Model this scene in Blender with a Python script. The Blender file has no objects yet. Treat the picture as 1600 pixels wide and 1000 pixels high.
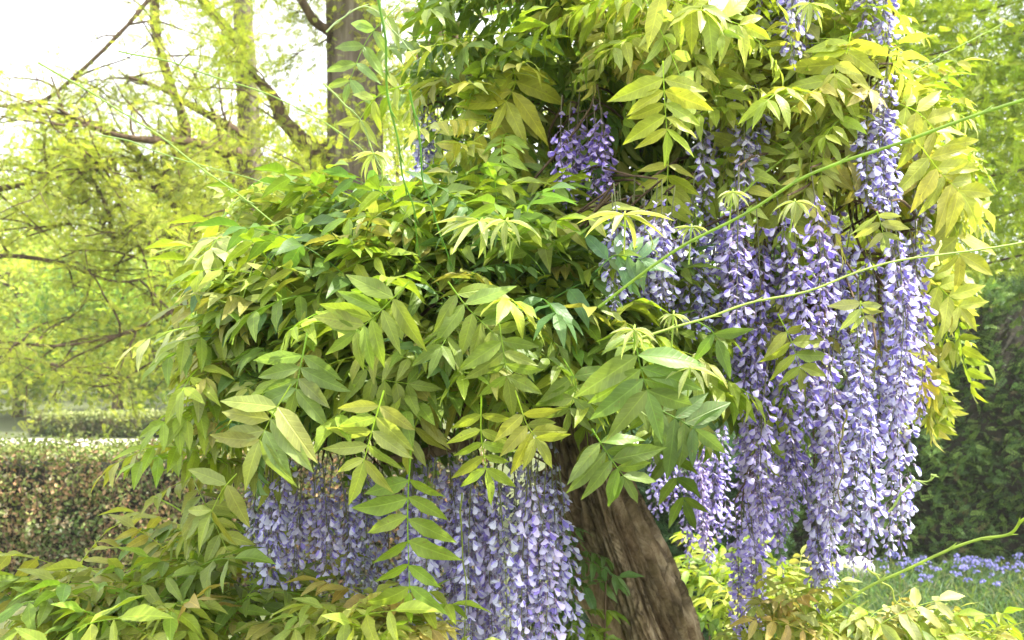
import bpy, math, random
import numpy as np
from mathutils import Vector, Matrix, noise

rnd = random.Random(11)
rs = np.random.RandomState(7)
SC = bpy.context.scene
COL = SC.collection
R = math.radians

# ---------------------------------------------------------------- camera
CAM = np.array([0.0, 0.0, 1.55])
PITCH = R(2.0)
FPX = 1385.0
cam = bpy.data.cameras.new('camera')
cam.sensor_width = 36.0
cam.lens = 36.0 * FPX / 1600.0
cam.clip_start = 0.05
cam.clip_end = 800
cam.dof.use_dof = True
cam.dof.focus_distance = 1.36
cam.dof.aperture_fstop = 8.5
co = bpy.data.objects.new('camera', cam)
COL.objects.link(co)
co.location = CAM
co.rotation_euler = (math.pi / 2 + PITCH, 0, 0)
SC.camera = co
FW = np.array([0, math.cos(PITCH), math.sin(PITCH)])
UP = np.array([0, -math.sin(PITCH), math.cos(PITCH)])
RT = np.array([1.0, 0, 0])


def P(px, py, d):
    return CAM + d * (FW + RT * (px - 800) / FPX + UP * (500 - py) / FPX)


def proj(p):
    v = p - CAM
    d = v @ FW
    return 800 + FPX * (v @ RT) / d, 500 - FPX * (v @ UP) / d, d


# ---------------------------------------------------------------- world, sun, exposure
SUN_EL, SUN_AZ = R(57), R(88)      # azimuth measured from +Y (view direction) towards +X (right)
w = bpy.data.worlds.new('World')
SC.world = w
w.use_nodes = True
nt = w.node_tree
bg = nt.nodes['Background']
sky = nt.nodes.new('ShaderNodeTexSky')
sky.sky_type = 'NISHITA'
sky.sun_disc = False
sky.sun_elevation = SUN_EL
sky.sun_rotation = SUN_AZ
sky.air_density = 1.2
sky.dust_density = 4.0
# thin bright cloud over the whole sky
tc = nt.nodes.new('ShaderNodeTexCoord')
cl = nt.nodes.new('ShaderNodeTexNoise')
cl.inputs['Scale'].default_value = 2.2
cl.inputs['Detail'].default_value = 4
rmp = nt.nodes.new('ShaderNodeMapRange')
rmp.inputs['From Min'].default_value = 0.3
rmp.inputs['From Max'].default_value = 0.7
rmp.inputs['To Min'].default_value = 0.62
rmp.inputs['To Max'].default_value = 0.92
mx = nt.nodes.new('ShaderNodeMix')
mx.data_type = 'RGBA'
mx.inputs['B'].default_value = (9.5, 9.6, 9.8, 1)
nt.links.new(tc.outputs['Generated'], cl.inputs['Vector'])
nt.links.new(cl.outputs['Fac'], rmp.inputs['Value'])
nt.links.new(rmp.outputs['Result'], mx.inputs['Factor'])
nt.links.new(sky.outputs['Color'], mx.inputs['A'])
nt.links.new(mx.outputs['Result'], bg.inputs['Color'])
bg.inputs['Strength'].default_value = 0.12

sun = bpy.data.lights.new('sun', 'SUN')
sun.energy = 4.2
sun.angle = R(0.55)
sun.color = (1.0, 0.95, 0.86)
so = bpy.data.objects.new('sun', sun)
COL.objects.link(so)
sd = Vector((math.sin(SUN_AZ) * math.cos(SUN_EL), math.cos(SUN_AZ) * math.cos(SUN_EL), math.sin(SUN_EL)))
so.rotation_euler = sd.to_track_quat('Z', 'Y').to_euler()

vs = SC.view_settings
SC.display_settings.display_device = 'sRGB'
vs.view_transform = 'Standard'
vs.look = 'None'
vs.exposure = 1.62
vs.gamma = 1.0
vs.use_curve_mapping = False
SC.render.engine = 'CYCLES'
SC.cycles.max_bounces = 8
SC.cycles.diffuse_bounces = 5
SC.cycles.transmission_bounces = 5
SC.cycles.use_denoising = True
SC.render.film_transparent = False


# ---------------------------------------------------------------- materials
def new_mat(name):
    m = bpy.data.materials.new(name)
    m.use_nodes = True
    n = m.node_tree
    n.nodes.clear()
    out = n.nodes.new('ShaderNodeOutputMaterial')
    return m, n, out


def N(n, t, **kw):
    x = n.nodes.new(t)
    for k, v in kw.items():
        if k in x.inputs:
            x.inputs[k].default_value = v
        else:
            setattr(x, k, v)
    return x


def mixc(n, a, b, fac, mode='MIX'):
    x = n.nodes.new('ShaderNodeMix')
    x.data_type = 'RGBA'
    x.blend_type = mode
    for sock, v in (('A', a), ('B', b)):
        if isinstance(v, tuple):
            x.inputs[sock].default_value = v
        else:
            n.links.new(v, x.inputs[sock])
    if isinstance(fac, float):
        x.inputs['Factor'].default_value = fac
    else:
        n.links.new(fac, x.inputs['Factor'])
    return x.outputs['Result']


def leaf_material(name, rough=0.43, trans=0.45, veins=True, spec=0.4, yellow=(1.1, 1.15, 0.5, 1), objcol=True):
    """leaf colour = tint attribute x object colour, grain and veins, part of the light passing through"""
    m, n, out = new_mat(name)
    at = N(n, 'ShaderNodeAttribute', attribute_name='tint')
    col = at.outputs['Color']
    if objcol:
        oi = N(n, 'ShaderNodeObjectInfo')
        col = mixc(n, col, oi.outputs['Color'], 1.0, 'MULTIPLY')
    tcd = N(n, 'ShaderNodeTexCoord')
    nz = N(n, 'ShaderNodeTexNoise', Scale=45.0, Detail=3.0)
    n.links.new(tcd.outputs['Object'], nz.inputs['Vector'])
    mr = N(n, 'ShaderNodeMapRange')
    mr.inputs['From Min'].default_value = 0.3
    mr.inputs['From Max'].default_value = 0.7
    mr.inputs['To Min'].default_value = 0.82
    mr.inputs['To Max'].default_value = 1.18
    n.links.new(nz.outputs['Fac'], mr.inputs['Value'])
    col = mixc(n, col, mr.outputs['Result'], 1.0, 'MULTIPLY')
    if veins:
        n4 = N(n, 'ShaderNodeTexNoise', Scale=17.0, Detail=2.0)
        n.links.new(tcd.outputs['Object'], n4.inputs['Vector'])
        m4 = N(n, 'ShaderNodeMapRange')
        m4.inputs['From Min'].default_value = 0.52
        m4.inputs['From Max'].default_value = 0.72
        m4.inputs['To Max'].default_value = 0.55
        n.links.new(n4.outputs['Fac'], m4.inputs['Value'])
        col = mixc(n, col, mixc(n, col, (1.32, 1.25, 0.9, 1), 1.0, 'MULTIPLY'), m4.outputs['Result'])
        n5 = N(n, 'ShaderNodeTexNoise', Scale=260.0, Detail=1.0)
        n.links.new(tcd.outputs['Object'], n5.inputs['Vector'])
        m5 = N(n, 'ShaderNodeMapRange')
        m5.inputs['From Min'].default_value = 0.70
        m5.inputs['From Max'].default_value = 0.76
        m5.inputs['To Max'].default_value = 0.6
        n.links.new(n5.outputs['Fac'], m5.inputs['Value'])
        col = mixc(n, col, (0.22, 0.15, 0.05, 1), m5.outputs['Result'])
    bsdf = N(n, 'ShaderNodeBsdfPrincipled', Roughness=rough)
    bsdf.inputs['Specular IOR Level'].default_value = spec
    if veins:
        uv = N(n, 'ShaderNodeUVMap', uv_map='UVMap')
        sp = N(n, 'ShaderNodeSeparateXYZ')
        n.links.new(uv.outputs['UV'], sp.inputs[0])
        ab = N(n, 'ShaderNodeMath', operation='ABSOLUTE')
        n.links.new(sp.outputs['X'], ab.inputs[0])
        # midrib
        mid = N(n, 'ShaderNodeMapRange')
        mid.inputs['From Min'].default_value = 0.02
        mid.inputs['From Max'].default_value = 0.09
        mid.inputs['To Min'].default_value = 1.0
        mid.inputs['To Max'].default_value = 0.0
        n.links.new(ab.outputs[0], mid.inputs['Value'])
        # side veins run forward from the midrib
        ml = N(n, 'ShaderNodeMath', operation='MULTIPLY')
        n.links.new(ab.outputs[0], ml.inputs[0])
        ml.inputs[1].default_value = -0.16
        ad = N(n, 'ShaderNodeMath', operation='ADD')
        n.links.new(sp.outputs['Y'], ad.inputs[0])
        n.links.new(ml.outputs[0], ad.inputs[1])
        m2 = N(n, 'ShaderNodeMath', operation='MULTIPLY')
        n.links.new(ad.outputs[0], m2.inputs[0])
        m2.inputs[1].default_value = 62.0
        sn = N(n, 'ShaderNodeMath', operation='SINE')
        n.links.new(m2.outputs[0], sn.inputs[0])
        vr = N(n, 'ShaderNodeMapRange')
        vr.inputs['From Min'].default_value = 0.55
        vr.inputs['From Max'].default_value = 1.0
        vr.inputs['To Min'].default_value = 0.0
        vr.inputs['To Max'].default_value = 0.35
        n.links.new(sn.outputs[0], vr.inputs['Value'])
        mxm = N(n, 'ShaderNodeMath', operation='MAXIMUM')
        n.links.new(mid.outputs['Result'], mxm.inputs[0])
        n.links.new(vr.outputs['Result'], mxm.inputs[1])
        light = mixc(n, col, (1.5, 1.5, 1.3, 1), 1.0, 'MULTIPLY')
        f2 = N(n, 'ShaderNodeMath', operation='MULTIPLY')
        n.links.new(mxm.outputs[0], f2.inputs[0])
        f2.inputs[1].default_value = 0.75
        col = mixc(n, col, light, f2.outputs[0])
        bp = N(n, 'ShaderNodeBump', Strength=0.35, Distance=0.0015)
        n.links.new(mxm.outputs[0], bp.inputs['Height'])
        bp.invert = True
        n.links.new(bp.outputs['Normal'], bsdf.inputs['Normal'])
    n.links.new(col, bsdf.inputs['Base Color'])
    tr = N(n, 'ShaderNodeBsdfTranslucent')
    tcol = mixc(n, col, yellow, 1.0, 'MULTIPLY')
    n.links.new(tcol, tr.inputs['Color'])
    ms = N(n, 'ShaderNodeMixShader')
    ms.inputs[0].default_value = trans
    n.links.new(bsdf.outputs[0], ms.inputs[1])
    n.links.new(tr.outputs[0], ms.inputs[2])
    n.links.new(ms.outputs[0], out.inputs[0])
    return m


def bark_material(name, dark, mid, pale, scale=1.0, moss=None, stretch=(1, 1, 0.25), barkspace=False):
    m, n, out = new_mat(name)
    tcd = N(n, 'ShaderNodeTexCoord')
    mp = N(n, 'ShaderNodeMapping')
    mp.inputs['Scale'].default_value = stretch
    if barkspace:
        tcd = N(n, 'ShaderNodeAttribute', attribute_name='tint')
        n.links.new(tcd.outputs['Vector'], mp.inputs['Vector'])
    else:
        n.links.new(tcd.outputs['Object'], mp.inputs['Vector'])
    n1 = N(n, 'ShaderNodeTexNoise', Scale=38.0 * scale, Detail=8.0, Roughness=0.7)
    n.links.new(mp.outputs[0], n1.inputs['Vector'])
    n2 = N(n, 'ShaderNodeTexNoise', Scale=9.0 * scale, Detail=4.0)
    n.links.new(tcd.outputs['Vector' if barkspace else 'Object'], n2.inputs['Vector'])
    cr = N(n, 'ShaderNodeValToRGB')
    e = cr.color_ramp.elements
    e[0].position = 0.32
    e[0].color = (*dark, 1)
    e[1].position = 0.68
    e[1].color = (*pale, 1)
    x = e.new(0.5)
    x.color = (*mid, 1)
    n.links.new(n1.outputs['Fac'], cr.inputs['Fac'])
    col = cr.outputs['Color']
    mr = N(n, 'ShaderNodeMapRange')
    mr.inputs['From Min'].default_value = 0.35
    mr.inputs['From Max'].default_value = 0.7
    mr.inputs['To Min'].default_value = 0.0
    mr.inputs['To Max'].default_value = 0.6
    n.links.new(n2.outputs['Fac'], mr.inputs['Value'])
    if moss:
        col = mixc(n, col, (*moss, 1), mr.outputs['Result'])
    hgt = n1.outputs['Fac']
    if barkspace:
        vo = N(n, 'ShaderNodeTexVoronoi', feature='DISTANCE_TO_EDGE', Scale=42.0)
        mp2 = N(n, 'ShaderNodeMapping')
        mp2.inputs['Scale'].default_value = (1, 1, 0.4)
        n.links.new(mixc(n, tcd.outputs['Vector'], n1.outputs['Color'], 0.02), mp2.inputs['Vector'])
        n.links.new(mp2.outputs[0], vo.inputs['Vector'])
        vm = N(n, 'ShaderNodeMapRange')
        vm.inputs['From Max'].default_value = 0.12
        vm.inputs['To Min'].default_value = 0.75
        vm.inputs['To Max'].default_value = 0.0
        n.links.new(vo.outputs['Distance'], vm.inputs['Value'])
        gate = N(n, 'ShaderNodeMath', operation='MULTIPLY')
        n.links.new(vm.outputs['Result'], gate.inputs[0])
        n.links.new(mr.outputs['Result'], gate.inputs[1])
        g2_ = N(n, 'ShaderNodeMath', operation='MULTIPLY')
        n.links.new(gate.outputs[0], g2_.inputs[0])
        g2_.inputs[1].default_value = 1.6
        g2_.use_clamp = True
        col = mixc(n, col, (0.035, 0.022, 0.014, 1), g2_.outputs[0])
        hs = N(n, 'ShaderNodeMath', operation='SUBTRACT')
        n.links.new(n1.outputs['Fac'], hs.inputs[0])
        n.links.new(g2_.outputs[0], hs.inputs[1])
        hgt = hs.outputs[0]
    bsdf = N(n, 'ShaderNodeBsdfPrincipled', Roughness=0.9)
    bsdf.inputs['Specular IOR Level'].default_value = 0.2
    n.links.new(col, bsdf.inputs['Base Color'])
    bp = N(n, 'ShaderNodeBump', Strength=0.9, Distance=0.012 if barkspace else 0.006 / scale)
    n.links.new(hgt, bp.inputs['Height'])
    n.links.new(bp.outputs['Normal'], bsdf.inputs['Normal'])
    n.links.new(bsdf.outputs[0], out.inputs[0])
    return m


def ground_material(name, a, b, scale, bump=0.02):
    m, n, out = new_mat(name)
    tcd = N(n, 'ShaderNodeTexCoord')
    n1 = N(n, 'ShaderNodeTexNoise', Scale=scale, Detail=8.0, Roughness=0.7)
    n.links.new(tcd.outputs['Object'], n1.inputs['Vector'])
    mr = N(n, 'ShaderNodeMapRange')
    mr.inputs['From Min'].default_value = 0.35
    mr.inputs['From Max'].default_value = 0.65
    n.links.new(n1.outputs['Fac'], mr.inputs['Value'])
    col = mixc(n, (*a, 1), (*b, 1), mr.outputs['Result'])
    bsdf = N(n, 'ShaderNodeBsdfPrincipled', Roughness=0.95)
    n.links.new(col, bsdf.inputs['Base Color'])
    bp = N(n, 'ShaderNodeBump', Strength=0.6, Distance=bump)
    n.links.new(n1.outputs['Fac'], bp.inputs['Height'])
    n.links.new(bp.outputs['Normal'], bsdf.inputs['Normal'])
    n.links.new(bsdf.outputs[0], out.inputs[0])
    return m


M_LEAF = leaf_material('wisteria_leaf')
M_PETAL = leaf_material('wisteria_petal', rough=0.55, trans=0.32, veins=False, spec=0.25, yellow=(1.0, 0.95, 1.05, 1))
M_FOL = leaf_material('tree_leaf', rough=0.5, trans=0.6, veins=False, spec=0.3)
M_CONIFER = leaf_material('conifer_leaf', rough=0.55, trans=0.15, veins=False, spec=0.3, yellow=(1.1, 1.1, 0.6, 1))
M_BARK = bark_material('wisteria_bark', (0.05, 0.03, 0.018), (0.20, 0.135, 0.08), (0.42, 0.32, 0.21), moss=(0.16, 0.15, 0.085))
M_OLDBARK = bark_material('furrowed_bark', (0.045, 0.024, 0.012), (0.23, 0.16, 0.095), (0.50, 0.40, 0.27), scale=1.2, moss=(0.20, 0.17, 0.09), stretch=(1, 1, 0.35), barkspace=True)
M_TREEBARK = bark_material('fibrous_bark', (0.05, 0.038, 0.028), (0.15, 0.12, 0.09), (0.27, 0.235, 0.185), scale=0.35, stretch=(1, 1, 0.12))
M_TWIG = bark_material('twig_bark', (0.05, 0.033, 0.02), (0.11, 0.075, 0.045), (0.2, 0.14, 0.09), scale=0.5)
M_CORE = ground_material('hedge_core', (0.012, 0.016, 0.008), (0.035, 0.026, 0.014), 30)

# ---------------------------------------------------------------- mesh accumulation (numpy)


class MB:
    """collects vertices, faces (quads / tris), a tint per vertex and a uv per vertex"""

    def __init__(self):
        self.v, self.f3, self.f4, self.c, self.u = [], [], [], [], []
        self.n = 0

    def add(self, v, f4=None, f3=None, c=(1, 1, 1), uv=None):
        v = np.asarray(v, dtype=np.float32)
        k = len(v)
        self.v.append(v)
        c = np.asarray(c, dtype=np.float32)
        if c.ndim == 1:
            c = np.tile(c, (k, 1))
        self.c.append(c)
        self.u.append(np.zeros((k, 2), np.float32) if uv is None else np.asarray(uv, np.float32))
        if f4 is not None and len(f4):
            self.f4.append(np.asarray(f4, np.int64) + self.n)
        if f3 is not None and len(f3):
            self.f3.append(np.asarray(f3, np.int64) + self.n)
        self.n += k

    def merge(self, other, M=None, cm=None):
        """adds another MB, transformed by a 4x4 numpy matrix"""
        if other.n == 0:
            return
        v, f4, f3, c, u = other.arrays()
        if M is not None:
            v = v @ M[:3, :3].T + M[:3, 3]
        if cm is not None:
            c = c * np.asarray(cm, np.float32)
        self.add(v, f4, f3, c, u)

    def arrays(self):
        if len(self.v) > 1:
            self.v = [np.concatenate(self.v)]
            self.c = [np.concatenate(self.c)]
            self.u = [np.concatenate(self.u)]
            if self.f4:
                self.f4 = [np.concatenate(self.f4)]
            if self.f3:
                self.f3 = [np.concatenate(self.f3)]
        return (self.v[0], self.f4[0] if self.f4 else np.zeros((0, 4), np.int64),
                self.f3[0] if self.f3 else np.zeros((0, 3), np.int64), self.c[0], self.u[0])

    def mesh(self, name, mats, smooth=True):
        v, f4, f3, c, u = self.arrays()
        me = bpy.data.meshes.new(name)
        nl = f4.size + f3.size
        npoly = len(f4) + len(f3)
        me.vertices.add(len(v))
        me.vertices.foreach_set('co', v.astype(np.float32).ravel())
        me.loops.add(nl)
        idx = np.concatenate([f4.ravel(), f3.ravel()]).astype(np.int32)
        me.loops.foreach_set('vertex_index', idx)
        me.polygons.add(npoly)
        st = np.concatenate([np.arange(len(f4)) * 4, len(f4) * 4 + np.arange(len(f3)) * 3]).astype(np.int32)
        me.polygons.foreach_set('loop_start', st)
        me.update(calc_edges=True)
        me.polygons.foreach_set('use_smooth', np.full(npoly, smooth))
        a = me.attributes.new('tint', 'FLOAT_COLOR', 'POINT')
        a.data.foreach_set('color', np.concatenate([c, np.ones((len(c), 1), np.float32)], 1).ravel())
        uvl = me.uv_layers.new(name='UVMap')
        uvl.data.foreach_set('uv', u[idx].astype(np.float32).ravel())
        if not isinstance(mats, (list, tuple)):
            mats = [mats]
        for m in mats:
            me.materials.append(m)
        me.validate()
        return me


def obj(name, me, parent=None, M=None, color=None):
    o = bpy.data.objects.new(name, me)
    COL.objects.link(o)
    if parent is not None:
        o.parent = parent
    if M is not None:
        o.matrix_local = M
    if color is not None:
        o.color = (*color, 1)
    return o


def thing(name, label, cat, loc=(0, 0, 0), group=None):
    o = bpy.data.objects.new(name, None)
    COL.objects.link(o)
    o.location = loc
    o.empty_display_size = 0.1
    tag(o, label, cat, group)
    return o


def tag(o, label=None, cat=None, group=None, kind=None):
    if label:
        o['label'] = label
    if cat:
        o['category'] = cat
    if group:
        o['group'] = group
    if kind:
        o['kind'] = kind
    return o


def nrm(v):
    v = np.asarray(v, float)
    l = np.linalg.norm(v)
    return v / l if l > 1e-9 else v


def frame_perp(t, hint):
    """orthonormal side, normal for tangent t, with the normal near hint"""
    s = np.cross(t, hint)
    if np.linalg.norm(s) < 1e-4:
        s = np.cross(t, (1, 0.1, 0))
    s = nrm(s)
    n = nrm(np.cross(s, t))
    return s, n


def smooth_path(pts, n):
    """Catmull-Rom through pts, n samples"""
    pts = [np.asarray(p, float) for p in pts]
    if len(pts) == 2:
        return [pts[0] + (pts[1] - pts[0]) * i / (n - 1) for i in range(n)]
    q = [2 * pts[0] - pts[1]] + pts + [2 * pts[-1] - pts[-2]]
    out = []
    segs = len(pts) - 1
    for i in range(n):
        x = i / (n - 1) * segs
        k = min(int(x), segs - 1)
        t = x - k
        a, b, c, d = q[k:k + 4]
        out.append(0.5 * ((2 * b) + (c - a) * t + (2 * a - 5 * b + 4 * c - d) * t * t + (3 * b - a - 3 * c + d) * t ** 3))
    return out


def tube(mb, pts, r0, r1, sides=4, c=(1, 1, 1), disp=None):
    pts = [np.asarray(p, float) for p in pts]
    n = len(pts)
    hint = np.array([0.13, 0.31, 0.94])
    t0 = nrm(pts[-1] - pts[0])
    if abs(t0 @ hint) > 0.9:
        hint = np.array([0.9, 0.3, 0.1])
    V = []
    for i, p in enumerate(pts):
        t = nrm(pts[min(i + 1, n - 1)] - pts[max(i - 1, 0)])
        s, m = frame_perp(t, hint)
        hint = m
        r = r0 + (r1 - r0) * i / (n - 1) if not callable(r0) else r0(i / (n - 1))
        for k in range(sides):
            a = 2 * math.pi * k / sides
            rr = r if disp is None else r * disp(i / (n - 1), a, p)
            V.append(p + (s * math.cos(a) + m * math.sin(a)) * rr)
    F = []
    for i in range(n - 1):
        for k in range(sides):
            a = i * sides + k
            b = i * sides + (k + 1) % sides
            F.append((a, b, b + sides, a + sides))
    mb.add(V, F, None, c)


# ---------------------------------------------------------------- leaflets and compound leaves
def leaflet_arrays(base, d, nor, L, W, droop=0.6, fold=0.25, wave=0.05, ph=0.0, rows=6, curl=0.0):
    """one leaflet as a grid: base point, direction, upper normal"""
    d = nrm(d)
    s, nn = frame_perp(d, nor)
    sa = np.array([-1, -0.52, 0, 0.52, 1.0])
    t = np.linspace(0, 1, rows + 1)
    wt = (t ** 0.70) * ((1 - t) ** 1.0) * (1 - 0.35 * t * t)
    wt = wt / 0.318
    wt = wt * (1 + 0.08 * np.sin(t * 15 + ph * 3))
    wt[0] = 0.03
    wt[-1] = 0.012
    tt = np.clip(t, 0, 1)
    k = droop if abs(droop) > 0.02 else 0.02
    ang = k * tt
    along = np.sin(ang) / k
    down = (1 - np.cos(ang)) / k
    V = np.zeros((rows + 1, 5, 3))
    UVs = np.zeros((rows + 1, 5, 2))
    for j, sx in enumerate(sa):
        x = sx * wt * W * 0.5
        h = fold * np.abs(x) + wave * L * 0.5 * abs(sx) ** 1.5 * np.sin(t * 9.0 + ph + (1.3 if sx > 0 else 0)) * np.minimum(1, wt)
        h += curl * x
        dirs = d[None, :] * np.cos(ang)[:, None] - nn[None, :] * np.sin(ang)[:, None]
        nors = nn[None, :] * np.cos(ang)[:, None] + d[None, :] * np.sin(ang)[:, None]
        V[:, j, :] = base + L * (along[:, None] * d - down[:, None] * nn) + s * x[:, None] + nors * h[:, None]
        UVs[:, j, 0] = sx * np.clip(wt, 0.1, 1)
        UVs[:, j, 1] = t
    F = [(i * 5 + j, i * 5 + j + 1, (i + 1) * 5 + j + 1, (i + 1) * 5 + j) for i in range(rows) for j in range(4)]
    return V.reshape(-1, 3), F, UVs.reshape(-1, 2)


def compound(path, normals, pairs, Lf, rg, rows=7, wfac=0.315, droopg=0.28, split=None, tintvar=0.12, first=0.3,
             young=0.0, spread=0.85, stalk=0.0011, fold=0.25, leaflet_droop=0.7):
    """compound leaf on a 3D path. If split is a list, leaflets go there as separate MBs."""
    mb = MB()
    pts = smooth_path(path, 14)
    nor_h = np.asarray(normals, float)
    stc = np.array([0.9, 1.05, 0.6]) if not young else np.array([1.1, 1.1, 0.8])
    tube(mb, pts, stalk * 1.25, stalk * 0.6, 4, stc)
    total = pairs * 2 + 1
    items = []
    for i in range(pairs):
        f = first + (0.97 - first) * i / max(1, pairs - 1) if pairs > 1 else 0.7
        for sgn in (-1, 1):
            items.append((min(0.97, f + rg.uniform(-0.012, 0.012)), sgn, i))
    items.append((1.0, 0, pairs))
    for f, sgn, i in items:
        x = f * 13
        k = min(int(x), 12)
        p = pts[k] + (pts[k + 1] - pts[k]) * (x - k)
        t = nrm(pts[min(k + 1, 13)] - pts[max(k - 1, 0)] if k + 1 <= 13 else pts[13] - pts[12])
        s, nn = frame_perp(t, nor_h)
        size = (0.78 + 0.3 * math.sin(math.pi * min(1, 0.25 + 0.62 * f))) * rg.uniform(0.74, 1.14)
        L = Lf * size
        if sgn == 0:
            d = t + np.array([0, 0, -0.15]) + np.array([rg.uniform(-.15, .15) for _ in range(3)])
        else:
            d = s * sgn * spread + t * (0.12 + 0.42 * f) + np.array([0, 0, -droopg * rg.uniform(0.3, 1.7)])
            d = nrm(d) + np.array([rg.uniform(-.13, .13) for _ in range(3)])
        nl = nn + np.array([rg.uniform(-.42, .42) for _ in range(3)])
        v, F, uv = leaflet_arrays(p, d, nl, L, L * wfac * rg.uniform(0.88, 1.12), leaflet_droop * rg.uniform(0.3, 1.5),
                                  fold * rg.uniform(0.2, 1.7), 0.075 * rg.uniform(0.4, 1.5), rg.uniform(0, 6), rows,
                                  rg.uniform(-0.45, 0.45))
        g = 1 + rg.uniform(-tintvar, tintvar)
        c = np.array([g * (1 + rg.uniform(-.1, .12)), g, g * (1 + rg.uniform(-.2, .2))])
        if split is None:
            mb.add(v, F, None, c, uv)
        else:
            q = MB()
            q.add(v - p, F, None, c, uv)
            split.append((q, p))
    return mb


# leaf colours (reflectance)
GREEN = (0.165, 0.250, 0.040)
DEEP = (0.100, 0.180, 0.040)
BLUEG = (0.120, 0.215, 0.070)
LIME = (0.265, 0.350, 0.045)
YELLOW = (0.420, 0.450, 0.110)
GOLD = (0.450, 0.430, 0.120)
OLIVE = (0.285, 0.310, 0.070)
BRONZE = (0.380, 0.320, 0.095)
PALE = (0.420, 0.480, 0.200)


def jit(c, rg, a=0.12):
    g = 1 + rg.uniform(-a, a)
    return tuple(max(0.004, x * g * (1 + rg.uniform(-a * 0.5, a * 0.5))) for x in c)


# variants: heading +X, gravity -Z; elevation at the base, arch towards the ground
LEAFVARS = {}
for ei, elev in enumerate((60, 30, 5, -25, -60)):
    for k in range(4):
        rg = random.Random(100 + ei * 10 + k)
        Ln = rg.uniform(0.19, 0.27)
        pts = []
        p = np.zeros(3)
        a = R(elev + rg.uniform(-10, 10))
        yaw = 0.0
        bend = R(rg.uniform(30, 70)) if elev > -40 else R(rg.uniform(10, 30))
        dy = R(rg.uniform(-25, 25))
        for i in range(7):
            pts.append(p.copy())
            p = p + Ln / 6 * np.array([math.cos(a) * math.cos(yaw), math.cos(a) * math.sin(yaw), math.sin(a)])
            a -= bend / 6
            a = max(a, R(-88))
            yaw += dy / 6
        am = R(elev) - bend * 0.5
        nh = np.array([-math.sin(am), rg.uniform(-0.25, 0.25), math.cos(am)])
        nh = nh if nh[2] > -0.2 else nh
        # near-vertical leaves face outwards (+X)
        if am < R(-50):
            nh = np.array([1.0, rg.uniform(-0.3, 0.3), 0.35])
        mb = compound(pts, nh, rg.choice((5, 6, 6, 7)), rg.uniform(0.058, 0.080), rg)
        LEAFVARS.setdefault(ei, []).append(mb)
LEAFMESH = {}


def leafmesh(ei, k):
    if (ei, k) not in LEAFMESH:
        LEAFMESH[(ei, k)] = LEAFVARS[ei][k].mesh('leaf', M_LEAF)
    return LEAFMESH[(ei, k)]


def rotz(a):
    c, s = math.cos(a), math.sin(a)
    return np.array([[c, -s, 0], [s, c, 0], [0, 0, 1.0]])


def rot_axis(ax, a):
    return np.array(Matrix.Rotation(a, 3, Vector(ax)))


def pick(rg, table):
    tot = sum(t[1] for t in table)
    x = rg.uniform(0, tot)
    for c, wgt in table:
        x -= wgt
        if x <= 0:
            return c
    return table[-1][0]


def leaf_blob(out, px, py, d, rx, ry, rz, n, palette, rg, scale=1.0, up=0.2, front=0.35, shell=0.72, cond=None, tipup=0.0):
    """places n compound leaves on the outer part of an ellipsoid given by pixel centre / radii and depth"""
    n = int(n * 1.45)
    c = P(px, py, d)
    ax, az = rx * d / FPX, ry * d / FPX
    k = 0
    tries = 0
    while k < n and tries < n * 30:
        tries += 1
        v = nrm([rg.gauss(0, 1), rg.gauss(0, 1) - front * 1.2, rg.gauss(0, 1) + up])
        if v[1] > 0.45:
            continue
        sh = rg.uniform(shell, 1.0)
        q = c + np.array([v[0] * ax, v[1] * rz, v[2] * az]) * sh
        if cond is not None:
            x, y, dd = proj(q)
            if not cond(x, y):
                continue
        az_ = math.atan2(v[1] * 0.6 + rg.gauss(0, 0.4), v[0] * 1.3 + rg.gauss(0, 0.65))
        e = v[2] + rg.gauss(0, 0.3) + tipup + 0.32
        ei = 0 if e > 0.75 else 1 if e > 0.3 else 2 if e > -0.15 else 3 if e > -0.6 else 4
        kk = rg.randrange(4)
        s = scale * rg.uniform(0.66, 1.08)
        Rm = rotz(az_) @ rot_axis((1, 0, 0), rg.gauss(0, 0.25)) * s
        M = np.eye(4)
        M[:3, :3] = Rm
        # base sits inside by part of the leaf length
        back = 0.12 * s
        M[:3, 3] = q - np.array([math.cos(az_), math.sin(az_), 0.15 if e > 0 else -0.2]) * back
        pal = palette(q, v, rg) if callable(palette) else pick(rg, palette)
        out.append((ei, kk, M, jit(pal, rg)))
        k += 1


def build_leaves(root, leaves, limit=300):
    """the leaves that show largest become parts, the rest one joined part"""
    cells = {}
    for i, (ei, kk, M, c) in enumerate(leaves):
        for t in (0.35, 0.6, 0.9):
            v = LEAFVARS[ei][kk].arrays()[0]
            for q in v[56::29]:
                w_ = M[:3, :3] @ q + M[:3, 3]
                x, y, d = proj(w_)
                if not (0 <= x < 1600 and 0 <= y < 1000) or d < 0.1:
                    continue
                key = (int(x / 11), int(y / 11))
                if key not in cells or cells[key][0] > d:
                    cells[key] = (d, i)
            break
    score = {}
    for d, i in cells.values():
        score[i] = score.get(i, 0) + 1
    order = sorted(range(len(leaves)), key=lambda i: -score.get(i, 0))
    rest = MB()
    loc = np.array(root.location)
    for r, i in enumerate(order):
        ei, kk, M, c = leaves[i]
        if r < limit and score.get(i, 0) > 0:
            M2 = M.copy()
            M2[:3, 3] -= loc
            obj('leaf', leafmesh(ei, kk), root, Matrix(M2.tolist()), c)
        else:
            rest.merge(LEAFVARS[ei][kk], M, c)
    if rest.n:
        v = rest.arrays()
        rest.v = [v[0] - loc.astype(np.float32)]
        o = obj('inner_foliage', rest.mesh('inner_foliage', M_LEAF), root)
        o['kind'] = 'stuff'
    return


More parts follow.
